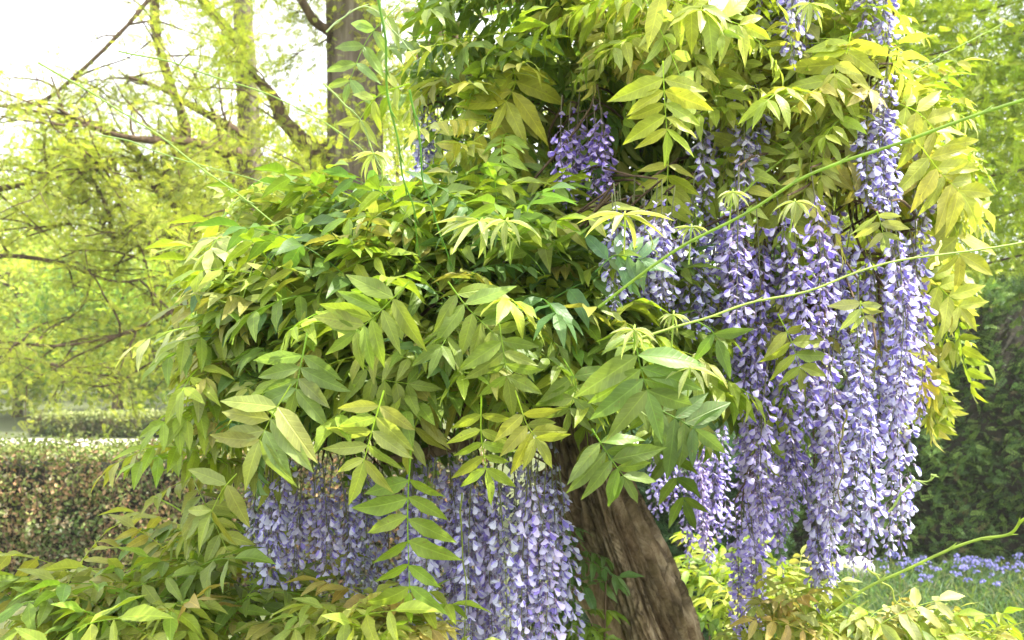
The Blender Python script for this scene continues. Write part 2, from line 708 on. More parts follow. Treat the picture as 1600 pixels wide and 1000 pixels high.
def hero_leaf(root, pix, d, pairs, Lpx, color, seed, face=(0, -1, 0.25), droopg=0.12, split=True, first=0.15,
              spread=1.0, wfac=0.31, d1=None, fold=0.22, ld=0.55):
    """a compound leaf along a pixel polyline at depth d, leaflets as sub-parts"""
    rg = random.Random(seed)
    n = len(pix)
    d1 = d if d1 is None else d1
    pts = [P(x, y, d + (d1 - d) * i / (n - 1)) for i, (x, y) in enumerate(pix)]
    base = pts[0]
    pts = [p - base for p in pts]
    parts = [] if split else None
    mb = compound(pts, face, pairs, Lpx * d / FPX, rg, rows=8, wfac=wfac, droopg=droopg, split=parts, first=first,
                  spread=spread, fold=fold, leaflet_droop=ld)
    loc = np.array(root.location)
    o = obj('leaf', mb.mesh('leaf', M_LEAF), root, Matrix.Translation(Vector(base - loc)), color)
    if split:
        for q, p in parts:
            obj('leaflet', q.mesh('leaflet', M_LEAF), o, Matrix.Translation(Vector(p)), jit(color, rg, 0.1))
    return o


def young_tuft(root, x, y, d, seed, size=0.055, n=9, color=PALE, down=1.0):
    """the folded pale young leaf at a shoot tip: narrow claws fanning out and hanging"""
    rg = random.Random(seed)
    mb = MB()
    for i in range(n):
        a = -1.25 + 2.5 * i / (n - 1) + rg.uniform(-0.1, 0.1)
        dd = np.array([math.sin(a), rg.uniform(-0.55, 0.2), 0.35 - 0.75 * down * math.cos(a * .9)])
        v, F, uv = leaflet_arrays(np.zeros(3), dd, (0, -0.3, 1), size * rg.uniform(0.75, 1.15), size * 0.19,
                                  rg.uniform(0.3, 0.9), 0.9, 0.02, rg.uniform(0, 6), 6)
        g = rg.uniform(0.85, 1.15)
        mb.add(v, F, None, (g, g, g), uv)
    p = P(x, y, d)
    tube(mb, [(0, 0, 0), (0.003, 0.012, 0.006), (0.006, 0.035, -0.01), (0.006, 0.05, -0.05)], 0.0012, 0.0012, 4, (0.8, 0.9, 0.6))
    return obj('young_leaf', mb.mesh('young_leaf', M_LEAF), root, Matrix.Translation(Vector(p - np.array(root.location))), color)


# ---------------------------------------------------------------- florets and racemes
LAV = np.array([0.63, 0.64, 0.92])
LAVP = np.array([0.85, 0.86, 0.98])
VIO = np.array([0.38, 0.33, 0.80])
DKV = np.array([0.17, 0.09, 0.46])


def floret(rg, size=0.020, openness=0.6, tone=0.0):
    """pea flower: pedicel from the origin along +X, banner petal above, two wings and keel below, calyx at the joint"""
    mb = MB()
    ped = size * 0.62
    j = np.array([ped, 0, ped * 0.12])
    tube(mb, [(0, 0, 0), (ped * 0.5, 0, ped * 0.12), j], size * 0.03, size * 0.028, 3, (0.30, 0.30, 0.30))
    # calyx
    tube(mb, [j - [size * .05, 0, 0], j + [size * .16, 0, -size * .05]], size * 0.10, size * 0.13, 5, (0.33, 0.27, 0.36))
    b = j + [size * 0.12, 0, -size * 0.02]
    # banner: rounded, cupped, reflexed upwards by openness
    lean = math.radians(-12 + 80 * openness)
    L = size * 0.76
    Wd = size * (0.88 + 0.36 * openness)
    rows, colsn = 5, 5
    V = []
    C = []
    for i in range(rows + 1):
        t = i / rows
        a = lean * min(1, t * 1.6)
        wv = (0.24, 0.55, 0.86, 1.0, 0.90, 0.46)[i]
        r = t * L
        cx = r * math.cos(a)
        cz = r * math.sin(a)
        for k in range(colsn):
            s = -1 + 2 * k / (colsn - 1)
            droop = -(abs(s) ** 2 * (0.42 - 0.25 * openness) + 0.22 * max(0, t - .6)) * Wd
            V.append(b + [cx - droop * 0.2, s * Wd * 0.5 * wv, cz + droop * wv + size * 0.02])
            if t < 0.3 and abs(s) < 0.6 and openness > 0.35:
                C.append(np.array([0.80, 0.78, 0.45]))
            else:
                C.append(LAVP * (1 - 0.35 * tone) * (1 - 0.35 * t) + LAV * (0.35 * t) - 0.0)
    F = [(i * colsn + k, i * colsn + k + 1, (i + 1) * colsn + k + 1, (i + 1) * colsn + k) for i in range(rows) for k in range(colsn - 1)]
    mb.add(V, F, None, np.clip(np.array(C) * (1 - 0.25 * tone), 0, 1))
    # wings + keel: pointed violet pocket
    for sg in (-1, 1):
        V = []
        for i in range(4):
            t = i / 3
            cx = t * L * 0.85
            for q in (0, 1, 2):
                h = (q - 1) * 0.5 * size * 0.42 * math.sin(math.pi * (0.15 + 0.75 * t))
                bulge = sg * size * 0.15 * math.sin(math.pi * min(1, t + 0.1)) * (1 - 0.25 * (q != 1))
                V.append(b + [cx + 0.1 * size, bulge, -size * 0.12 - 0.25 * size * t * openness + h])
        F = [(i * 3 + q, i * 3 + q + 1, (i + 1) * 3 + q + 1, (i + 1) * 3 + q) for i in range(3) for q in (0, 1)]
        mb.add(V, F, None, VIO * (1 - 0.3 * tone) + (0.06 if sg > 0 else 0.0))
    return mb


def bud(rg, size=0.011):
    mb = MB()
    ped = size * 0.8
    tube(mb, [(0, 0, 0), (ped, 0, 0)], size * 0.05, size * 0.05, 3, (0.33, 0.32, 0.35))
    tube(mb, [(ped, 0, 0), (ped + size * .3, 0, 0), (ped + size * .75, 0, size * .04), (ped + size, 0, size * .02)],
         lambda t: size * (0.12 + 0.16 * math.sin(math.pi * min(1, t * 1.1))), 0, 5, VIO * 0.9 + 0.05)
    return mb


FLOR = []
frg = random.Random(5)
for k in range(8):
    FLOR.append(floret(frg, 0.0205 * frg.uniform(0.85, 1.12), openness=(0.02, 0.08, 0.14, 0.22, 0.35, 0.6, 0.85, 0.12)[k], tone=(0.0, 0.1, 0.55, 0.2, 0.0, 0.45, 0.7, 0.9)[k]))
BUD = bud(frg)
FLORMESH = {}


def flormesh(k):
    if k not in FLORMESH:
        FLORMESH[k] = (FLOR[k] if k >= 0 else BUD).mesh('floret', M_PETAL)
    return FLORMESH[k]


def raceme_layout(L, rg, open_bias=0.0, bare=0.12):
    """list of (kind, 4x4) along a hanging stalk of length L"""
    sway = rg.uniform(-0.03, 0.03)
    sway2 = rg.uniform(-0.03, 0.03)

    def axis(f):
        return np.array([sway * math.sin(f * 3.0), sway2 * math.sin(f * 2.3), -L * f])
    out = []
    n = int(L / 0.0060)
    a = rg.uniform(0, 6)
    for i in range(n):
        f = bare + (1 - bare) * (i / n)
        a += 2.399 + rg.uniform(-0.35, 0.35)
        p = axis(f)
        tip = max(0, (f - 0.80) / 0.20)
        pitch = -0.48 - 0.55 * tip + rg.uniform(-0.25, 0.25)
        M = np.eye(4)
        s = (1 - 0.55 * tip) * rg.uniform(0.72, 1.15) * (0.8 if f < 0.2 else 1.0)
        if rg.random() < 0.06 or (f < 0.3 and rg.random() < 0.35):
            continue
        M[:3, :3] = rotz(a) @ rot_axis((0, 1, 0), -pitch) @ rot_axis((1, 0, 0), rg.uniform(-0.5, 0.5)) * s
        M[:3, 3] = p
        if f > 0.93 and rg.random() < 0.7:
            k = -1
        else:
            x = rg.random() + open_bias
            k = rg.choice((0, 1, 2, 7)) if x < 0.45 else rg.choice((2, 3, 4, 7)) if x < 0.8 else rg.choice((4, 5, 6))
        out.append((k, M))
    return axis, out


def raceme_stalk(axis, mb=None):
    mb = mb or MB()
    tube(mb, [axis(f / 8) for f in range(9)], 0.0016, 0.0007, 4, (0.22, 0.25, 0.10))
    return mb


RAC = []
for k, (L, ob) in enumerate(((0.24, 0), (0.30, 0), (0.36, 0.1), (0.36, -0.1), (0.44, 0), (0.44, 0.2), (0.52, 0), (0.30, 0.35))):
    rg = random.Random(300 + k)
    axis, lay = raceme_layout(L, rg, ob)
    mb = raceme_stalk(axis)
    for kk, M in lay:
        mb.merge(FLOR[kk] if kk >= 0 else BUD, M)
    RAC.append((L, mb.mesh('flower_raceme', M_PETAL), axis, lay))


def put_raceme(root, x, y0, y1, d, rg, split=False, tone=(1, 1, 1)):
    p = P(x, y0, d)
    Lw = (y1 - y0) * d / FPX
    best = sorted(range(len(RAC)), key=lambda i: abs(RAC[i][0] - Lw) + rg.uniform(0, 0.07))[0]
    s = Lw / RAC[best][0]
    s = min(1.2, max(0.85, s))
    sc = 0.83 * (1 + rg.uniform(-.08, .08))
    loc = np.array(root.location)
    M = Matrix.Translation(Vector(p - loc)) @ Matrix.Rotation(rg.uniform(-0.05, 0.05), 4, 'X') @ Matrix.Rotation(rg.uniform(-0.05, 0.05), 4, 'Y') @ \
        Matrix.Rotation(rg.uniform(0, 6.28), 4, 'Z') @ Matrix.Diagonal((sc, sc, s, 1))
    g = rg.uniform(0.9, 1.08)
    col = (tone[0] * g * rg.uniform(0.95, 1.03), tone[1] * g * rg.uniform(0.95, 1.0), min(1.1, tone[2] * g))
    if not split:
        return obj('flower_raceme', RAC[best][1], root, M, col)
    o = obj('flower_raceme', raceme_stalk(RAC[best][2]).mesh('flower_raceme', M_PETAL), root, M, col)
    for kk, Mf in RAC[best][3]:
        obj('floret', flormesh(kk), o, Matrix(Mf.tolist()), col)
    return o


# ================================================================ the setting
ground = MB()
xs = np.concatenate([-np.geomspace(400, 12, 10), np.linspace(-10, 10, 41), np.geomspace(12, 400, 10)])
ys = np.concatenate([-np.geomspace(60, 3, 5), np.linspace(-2, 20, 45), np.geomspace(22, 700, 12)])
V = [(x, y, 0.03 * noise.noise(Vector((x * .4, y * .4, 0))) if abs(x) < 12 and y < 21 else 0) for y in ys for x in xs]
nx = len(xs)
F = [(j * nx + i, j * nx + i + 1, (j + 1) * nx + i + 1, (j + 1) * nx + i) for j in range(len(ys) - 1) for i in range(nx - 1)]
ground.add(V, F)
M_GROUND = ground_material('lawn_soil', (0.055, 0.075, 0.022), (0.10, 0.11, 0.04), 6)
tag(obj('ground', ground.mesh('ground', M_GROUND)), kind='structure')
path = MB()
pts = []
for i in range(41):
    x = -30 + i * 1.2
    pts += [(x, 13.9 + 0.15 * math.sin(x * .5), 0.036), (x, 15.3 + 0.12 * math.sin(x * .6 + 1), 0.036)]
path.add(pts, [(2 * i, 2 * i + 2, 2 * i + 3, 2 * i + 1) for i in range(40)])
M_PATH = ground_material('pale_gravel', (0.42, 0.38, 0.31), (0.60, 0.56, 0.48), 20)
tag(obj('path', path.mesh('path', M_PATH)), kind='structure')


# ---- hedges: a dark twiggy core and a skin of small leaves -------------------------------------------------
def cards(n, pts, nors, size, rg, tints, asp=0.55, jitter=0.9):
    """n folded rhombic leaves at pts (n,3); nors (n,3)"""
    pts = np.asarray(pts, float)
    n = len(pts)
    nn = np.asarray(nors, float) + rg.normal(0, jitter, (n, 3))
    nn /= np.linalg.norm(nn, axis=1)[:, None] + 1e-9
    a = rg.normal(0, 1, (n, 3))
    t = np.cross(nn, a)
    t /= np.linalg.norm(t, axis=1)[:, None] + 1e-9
    s = np.cross(nn, t)
    L = (size * rg.uniform(0.6, 1.3, n))[:, None]
    W = L * asp
    v = np.stack([pts, pts + t * L * .5 + s * W * .5 + nn * W * .15, pts + t * L, pts + t * L * .5 - s * W * .5 + nn * W * .15], 1).reshape(-1, 3)
    b = np.arange(n)[:, None] * 4
    f3 = np.concatenate([b + [0, 1, 2], b + [0, 2, 3]])
    c = np.repeat(np.asarray(tints, np.float32), 4, 0)
    return v, f3, c


def tint_array(n, palette, rg, var=0.2):
    cols = np.array([c for c, _ in palette])
    ws = np.array([w_ for _, w_ in palette], float)
    idx = rg.choice(len(cols), n, p=ws / ws.sum())
    return cols[idx] * (1 + rg.uniform(-var, var, (n, 1)))


def hedge(name, label, x0, x1, y0, y1, h, n, size, palette, mat, lump=0.05, toppal=None, rg=None, top_share=0.3, left_end=False, sx=1.0, clump=0):
    rg = rg or np.random.RandomState(3)
    root = thing(name, label, 'hedge', ((x0 + x1) / 2, (y0 + y1) / 2, 0))
    loc = np.array(root.location)
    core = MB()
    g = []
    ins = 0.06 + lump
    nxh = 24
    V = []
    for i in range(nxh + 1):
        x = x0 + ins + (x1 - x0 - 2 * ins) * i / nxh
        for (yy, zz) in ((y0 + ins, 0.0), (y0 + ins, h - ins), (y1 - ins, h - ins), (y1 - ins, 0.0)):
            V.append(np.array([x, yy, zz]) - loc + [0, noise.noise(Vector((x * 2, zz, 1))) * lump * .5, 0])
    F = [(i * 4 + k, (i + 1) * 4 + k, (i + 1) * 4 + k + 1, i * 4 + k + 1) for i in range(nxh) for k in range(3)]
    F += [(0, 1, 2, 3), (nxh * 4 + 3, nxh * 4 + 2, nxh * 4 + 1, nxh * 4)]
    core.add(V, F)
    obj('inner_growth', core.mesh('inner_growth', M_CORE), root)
    nt_ = int(n * top_share)
    nf = n - nt_
    # front and ends
    X = rg.uniform(x0, x1, nf)
    Z = rg.uniform(0.02, h, nf)
    off = np.array([noise.noise(Vector((x * 3.1, z * 3.1, 7))) + 0.6 * noise.noise(Vector((x * 9, z * 9, 3))) for x, z in zip(X, Z)])
    Y = y0 + rg.uniform(0, 0.10, nf) - off * lump * 1.8
    pf = np.stack([X, Y, Z], 1)
    ef = rg.uniform(0, 1, nf)
    endm = ef < 0.12
    yy = rg.uniform(y0, y1, nf)
    side = rg.rand(nf) < 0.5
    pf[endm, 1] = yy[endm]
    pf[endm, 0] = np.where(side, x0, x1)[endm] + off[endm] * lump
    nfv = np.tile([0, -1, 0.3], (nf, 1)).astype(float)
    nfv[endm] = np.stack([np.where(side, -1, 1), np.zeros(nf), np.full(nf, .3)], 1)[endm]
    X = rg.uniform(x0, x1, nt_)
    Yt = rg.uniform(y0, y1, nt_)
    off2 = np.array([noise.noise(Vector((x * 3.1, y * 3.1, 11))) for x, y in zip(X, Yt)])
    pt = np.stack([X, Yt, h - rg.uniform(0, 0.07, nt_) + off2 * lump + rg.exponential(0.014, nt_)], 1)
    ntv = np.tile([0, -0.2, 1.0], (nt_, 1))
    mb = MB()
    tf = tint_array(nf, palette, rg)
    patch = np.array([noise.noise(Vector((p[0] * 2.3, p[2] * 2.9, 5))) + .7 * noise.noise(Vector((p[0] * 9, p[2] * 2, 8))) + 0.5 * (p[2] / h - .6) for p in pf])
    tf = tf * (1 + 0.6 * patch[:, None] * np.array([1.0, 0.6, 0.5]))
    v, f3, c = cards(nf, pf, nfv, size, rg, np.clip(tf, 0.004, 1))
    mb.add(v - loc, None, f3, c)
    v, f3, c = cards(nt_, pt, ntv, size, rg, tint_array(nt_, toppal or palette, rg))
    mb.add(v - loc, None, f3, c)
    o = obj('foliage', mb.mesh('foliage', mat, smooth=False), root)
    o['kind'] = 'stuff'
    tw = MB()
    rq = random.Random(5)
    for i in range(int((x1 - x0) * 110)):
        x, z = rq.uniform(x0, x1), rq.uniform(0, h * .8)
        a = np.array([x, y0 + rq.uniform(-.02, .06), z]) - loc
        e = a + [rq.gauss(0, .05), rq.uniform(-.05, .02), rq.uniform(.08, .22)]
        tube(tw, [a, (a + e) / 2 + [rq.gauss(0, .01), -.01, 0], e], .0035, .0015, 3)
    obj('twigs', tw.mesh('twigs', M_TWIG), root)
    return root


hl = hedge('hedge', 'low clipped hedge with reddish brown leaf face and green top tinted lighter as if sunlit', -6.6, -0.2, 5.5, 6.25, 0.93, 60000, 0.033,
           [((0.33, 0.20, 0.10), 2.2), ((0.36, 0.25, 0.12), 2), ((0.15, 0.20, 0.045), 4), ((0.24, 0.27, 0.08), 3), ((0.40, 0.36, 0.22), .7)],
           M_CONIFER, 0.06, [((0.19, 0.25, 0.05), 3), ((0.26, 0.29, 0.08), 2), ((0.2, 0.13, 0.06), .7)], np.random.RandomState(21))  # top greens lighter than the face greens: sunlight put into the colour
hf = hedge('hedge', 'far low hedge with top tinted pale as if sunlit beyond the gravel path', -8.6, -4.6, 15.9, 17.1, 0.38, 9000, 0.07,
           [((0.10, 0.14, 0.03), 3), ((0.17, 0.2, 0.05), 2)], M_CONIFER, 0.05, [((0.30, 0.34, 0.12), 3), ((0.24, 0.28, 0.08), 2)], np.random.RandomState(22), 0.5)  # top leaves much paler than the face: sunlight painted into their tint


# right: taller dark evergreen made of feathery sprays
def spray_template(rg, n=7, L=0.07, wf=0.24):
    """flat feathery conifer spray"""
    mb = MB()
    for i in range(n):
        t = i / (n - 1)
        for sg in (-1, 1) if i < n - 1 else (0,):
            b = np.array([L * t, 0, 0])
            d = np.array([0.75, sg * 0.8, 0.12 * (i % 2)])
            l = L * 0.36 * (1 - 0.45 * t)
            e = b + nrm(d) * l
            s = np.cross(nrm(d), (0, 0, 1)) * l * wf
            mid = b + nrm(d) * l * 0.5
            mb.add([b, mid + s, e, mid - s], [(0, 1, 2, 3)])
    return mb


def scatter(template, Ms, tints):
    """copies a template many times: Ms (n,4,4), tints (n,3)"""
    v, f4, f3, c, u = template.arrays()
    n = len(Ms)
    k = len(v)
    out = np.einsum('nij,kj->nki', Ms[:, :3, :3], v) + Ms[:, None, :3, 3]
    off = (np.arange(n) * k)[:, None, None]
    mb = MB()
    ff4 = (f4[None] + off).reshape(-1, 4) if len(f4) else None
    ff3 = (f3[None] + off).reshape(-1, 3) if len(f3) else None
    cc = (c[None] * np.asarray(tints)[:, None, :]).reshape(-1, 3)
    mb.add(out.reshape(-1, 3), ff4, ff3, cc)
    return mb


def frames(dirs, nors, scale, pos):
    d = dirs / (np.linalg.norm(dirs, axis=1)[:, None] + 1e-9)
    s = np.cross(nors, d)
    s /= np.linalg.norm(s, axis=1)[:, None] + 1e-9
    m = np.cross(d, s)
    M = np.zeros((len(pos), 4, 4))
    M[:, :3, 0] = d * scale[:, None]
    M[:, :3, 1] = s * scale[:, None]
    M[:, :3, 2] = m * scale[:, None]
    M[:, :3, 3] = pos
    M[:, 3, 3] = 1
    return M


def patchy(pos, f, seed):
    return np.array([1 + 0.45 * noise.noise(Vector(p * f) + Vector((seed, 0, 0))) for p in pos])[:, None]


def evergreen(name, label, cat, x0, x1, y0, depth, h, n, palette, seed, size=1.0, hfun=None):
    rg = np.random.RandomState(seed)
    root = thing(name, label, cat, ((x0 + x1) / 2, y0 + depth / 2, 0))
    loc = np.array(root.location)
    hf_ = hfun or (lambda x: h)
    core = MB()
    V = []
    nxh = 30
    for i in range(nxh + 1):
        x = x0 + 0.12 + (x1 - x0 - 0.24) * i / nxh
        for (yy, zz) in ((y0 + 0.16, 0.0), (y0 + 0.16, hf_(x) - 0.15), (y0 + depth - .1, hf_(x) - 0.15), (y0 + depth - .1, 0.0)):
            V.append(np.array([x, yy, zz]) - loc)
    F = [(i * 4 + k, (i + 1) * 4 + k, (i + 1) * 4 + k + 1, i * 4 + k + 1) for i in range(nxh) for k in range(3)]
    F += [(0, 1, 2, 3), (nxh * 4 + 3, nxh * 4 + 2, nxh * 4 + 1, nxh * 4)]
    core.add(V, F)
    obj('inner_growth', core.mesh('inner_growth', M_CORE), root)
    tp = spray_template(random.Random(seed), 6, 0.075)
    X = rg.uniform(x0, x1, n)
    top = np.array([hf_(x) for x in X])
    Z = rg.uniform(0.0, 1.0, n) * top
    istop = rg.rand(n) < 0.16
    Y = np.full(n, y0) + rg.uniform(0, 0.1, n)
    # lumps: rounded bosses in the surface
    off = np.array([noise.noise(Vector((x * 2.2, z * 2.2, seed))) * 0.26 + noise.noise(Vector((x * 6, z * 6, 3))) * 0.13 for x, z in zip(X, Z)])
    Y = Y - off
    Y[istop] = y0 + rg.uniform(0, depth, istop.sum())
    Z[istop] = top[istop] - rg.uniform(0, .1, istop.sum()) + off[istop] * 0.5
    d = np.stack([rg.normal(0, .7, n), -0.9 + rg.normal(0, .4, n), 0.35 + rg.normal(0, .6, n)], 1)
    d[istop] += [0, 0.8, 1.0]
    nv = np.stack([rg.normal(0, .6, n), rg.normal(-0.4, .5, n), 0.9 + rg.normal(0, .3, n)], 1)
    Ms = frames(d, nv, size * rg.uniform(0.7, 1.35, n), np.stack([X, Y, Z], 1) - loc)
    t = tint_array(n, palette, rg, 0.25) * patchy(np.stack([X, Y, Z], 1), 2.5, seed) ** 1.3
    mb = scatter(tp, Ms, t)
    o = obj('foliage', mb.mesh('foliage', M_CONIFER, smooth=False), root)
    o['kind'] = 'stuff'
    return root


evergreen('evergreen_hedge', 'tall dark evergreen hedge behind the bluebells beside the wisteria blossom', 'hedge', 1.3, 8.0, 6.3, 1.2, 2.05, 26000,
          [((0.11, 0.20, 0.05), 4), ((0.21, 0.32, 0.07), 3), ((0.04, 0.08, 0.025), 2), ((0.18, 0.15, 0.07), .3)], 31,
          size=1.0, hfun=lambda x: 2.0 + 0.10 * math.sin(x * 1.9) + 0.07 * math.sin(x * 4.3 + 1))


# ---- trees ------------------------------------------------------------------------------------------------
def limb(mb, pix, d, r0, r1, sides=8, d1=None, n=18, rough=0.12, seed=0):
    k = len(pix)
    d1 = d if d1 is None else d1
    pts = smooth_path([P(x, y, d + (d1 - d) * i / (k - 1)) for i, (x, y) in enumerate(pix)], n)
    tube(mb, pts, r0, r1, sides, (1, 1, 1),
         disp=lambda t, a, p: 1 + rough * noise.noise(Vector((p[0] * 6 + math.cos(a) * 2, p[1] * 6 + math.sin(a) * 2, p[2] * 3 + seed))))
    return pts


def twigs(mb, pts, n, length, r, rg, droop=0.25, spread=1.0, out=None, sides=3, wob=0.35, recurse=1):
    """random crooked side twigs from a limb; returns sample points for foliage"""
    out = out if out is not None else []
    for i in range(n):
        k = rg.randrange(1, len(pts))
        p = np.array(pts[k], float)
        t = nrm(np.array(pts[k]) - np.array(pts[k - 1]))
        d = nrm(nrm(np.array([rg.gauss(0, 1), rg.gauss(0, 1), rg.gauss(0, .6)])) * spread + t * 0.6)
        L = length * rg.uniform(0.4, 1.2)
        q = [p.copy()]
        for s in range(6):
            p = p + d * L / 6
            q.append(p.copy())
            d = nrm(d + np.array([rg.gauss(0, wob), rg.gauss(0, wob), rg.gauss(0, wob) - droop * 0.5]) * 0.5)
            out.append((p.copy(), d.copy()))
        tube(mb, q, r, r * 0.3, sides)
        if recurse:
            twigs(mb, q, 3, length * 0.45, r * 0.45, rg, droop, spread, out, sides, wob, recurse - 1)
    return out


def clumpy(rg, centre, radii, nclump, per, cr):
    cs = rg.normal(0, 1, (nclump, 3))
    cs /= np.linalg.norm(cs, axis=1)[:, None]
    cs *= rg.uniform(0.2, 1.0, (nclump, 1)) ** 0.5
    cs = centre + cs * radii
    pts = np.repeat(cs, per, 0) + rg.normal(0, 1, (nclump * per, 3)) * cr
    return pts


def feather_foliage(name, root, pos, dirs, size, palette, seed, mat=None):
    rg = np.random.RandomState(seed)
    tp = spray_template(random.Random(seed), 8, 0.12, 0.16)
    n = len(pos)
    loc = np.array(root.location)
    nv = np.stack([rg.normal(0, .5, n), rg.normal(0, .5, n), np.ones(n)], 1)
    Ms = frames(dirs, nv, size * rg.uniform(0.6, 1.3, n), pos - loc)
    mb = scatter(tp, Ms, tint_array(n, palette, rg, 0.2) * patchy(pos, 1.6, seed))
    o = obj(name, mb.mesh(name, mat or M_FOL, smooth=False), root)
    o['kind'] = 'stuff'
    return o


def card_foliage(name, root, pos, size, palette, seed, mat=None):
    rg = np.random.RandomState(seed)
    n = len(pos)
    nv = np.stack([rg.normal(0, .5, n), rg.normal(0, .5, n), np.ones(n) * .8], 1)
    v, f3, c = cards(n, pos, nv, size, rg, tint_array(n, palette, rg, 0.25) * patchy(pos, 0.9, seed))
    mb = MB()
    mb.add(v - np.array(root.location), None, f3, c)
    o = obj(name, mb.mesh(name, mat or M_FOL, smooth=False), root)
    o['kind'] = 'stuff'
    return o


PAL_FEATHER = [((0.37, 0.42, 0.07), 4), ((0.48, 0.50, 0.10), 3), ((0.28, 0.35, 0.07), 2)]
PAL_BROAD = [((0.20, 0.33, 0.05), 4), ((0.30, 0.40, 0.06), 3), ((0.12, 0.26, 0.06), 2)]


def finish_wood(root, mb, name, mat):
    v = mb.arrays()
    mb.v = [v[0] - np.array(root.location, np.float32)]
    return obj(name, mb.mesh(name, mat), root)


def at_ground(px, d):
    p = P(px, 500, d)
    return (p[0], p[1], 0)


# T1: thick fibrous trunk behind the wisteria
t1 = thing('conifer_tree', 'tall conifer with thick fibrous trunk close behind the wisteria', 'tree', at_ground(556, 7.0))
mb = MB()
tp_ = smooth_path([P(556, 860, 7.0), P(556, 600, 7.0), P(556, 300, 7.0), P(553, 0, 7.0), P(548, -700, 7.0)], 90)
tube(mb, tp_, 0.25, 0.19, 56, (1, 1, 1), disp=lambda t, a, p: 1 + 0.07 * math.sin(a * 9 + p[2] * .6 + 2 * noise.noise(Vector((math.cos(a) * 3, math.sin(a) * 3, p[2] * .8)))) - 0.12 * abs(noise.noise(Vector((math.cos(a) * 9, math.sin(a) * 9, p[2] * .7))))
     + 0.07 * noise.noise(Vector((math.cos(a) * 5, math.sin(a) * 5, p[2] * 1.2))) + (0.35 * max(0, 0.5 - p[2])))
finish_wood(t1, mb, 'trunk', M_TREEBARK)
mb = MB()
rg = random.Random(41)
l1 = []
for pix, d, r0, r1, d1 in (
    ([(520, 250), (480, 225), (445, 190), (425, 150), (390, 110)], 7.0, 0.085, 0.03, 6.6),
    ([(540, 60), (500, 40), (470, 0), (430, -60)], 7.0, 0.05, 0.02, 6.4),
    ([(570, 150), (620, 120), (680, 60), (760, 20)], 7.0, 0.05, 0.02, 7.6),
    ([(530, -120), (430, -170), (300, -190), (150, -140)], 7.0, 0.06, 0.02, 6.2),
    ([(570, -100), (700, -150), (850, -120)], 7.0, 0.06, 0.02, 6.8),
    ([(540, 330), (490, 300), (440, 310), (400, 330)], 6.8, 0.03, 0.012, 6.4)):
    mb = MB()
    l1.append(limb(mb, pix, d, r0, r1, 8, d1, seed=3, rough=0.5))
    finish_wood(t1, mb, 'branch', M_TWIG)
mb = MB()
fol = []
for q in l1:
    twigs(mb, q, 7, 0.9, 0.010, rg, out=fol)
tag(finish_wood(t1, mb, 'twigs', M_TWIG), kind='stuff')
np_ = np.array([f[0] for f in fol])
nd = np.array([f[1] for f in fol])
rg2 = np.random.RandomState(42)
idx = rg2.randint(0, len(np_), 9000)
pos = np_[idx] + rg2.normal(0, 0.10, (9000, 3))
dirs = nd[idx] + rg2.normal(0, 0.7, (9000, 3))
# short feathery shoots growing straight out of the trunk
th = rg2.uniform(0, 6.28, 4600)
zz = rg2.uniform(0.6, 5.5, 4600)
zz += 0.5 * np.sin(zz * 5)
cc = P(556, 300, 7.0)
rr = 0.22 + rg2.gamma(1.8, 0.13, 4600)
ps = np.stack([cc[0] + rr * np.cos(th), cc[1] + rr * np.sin(th), zz + 0.1 * np.sin(th * 7)], 1)
pos = np.concatenate([pos, ps])
dirs = np.concatenate([dirs, np.stack([np.cos(th), np.sin(th), np.full(4600, -.2)], 1) + rg2.normal(0, .6, (4600, 3))])
feather_foliage('crown', t1, pos, dirs, 0.66, PAL_FEATHER, 43)

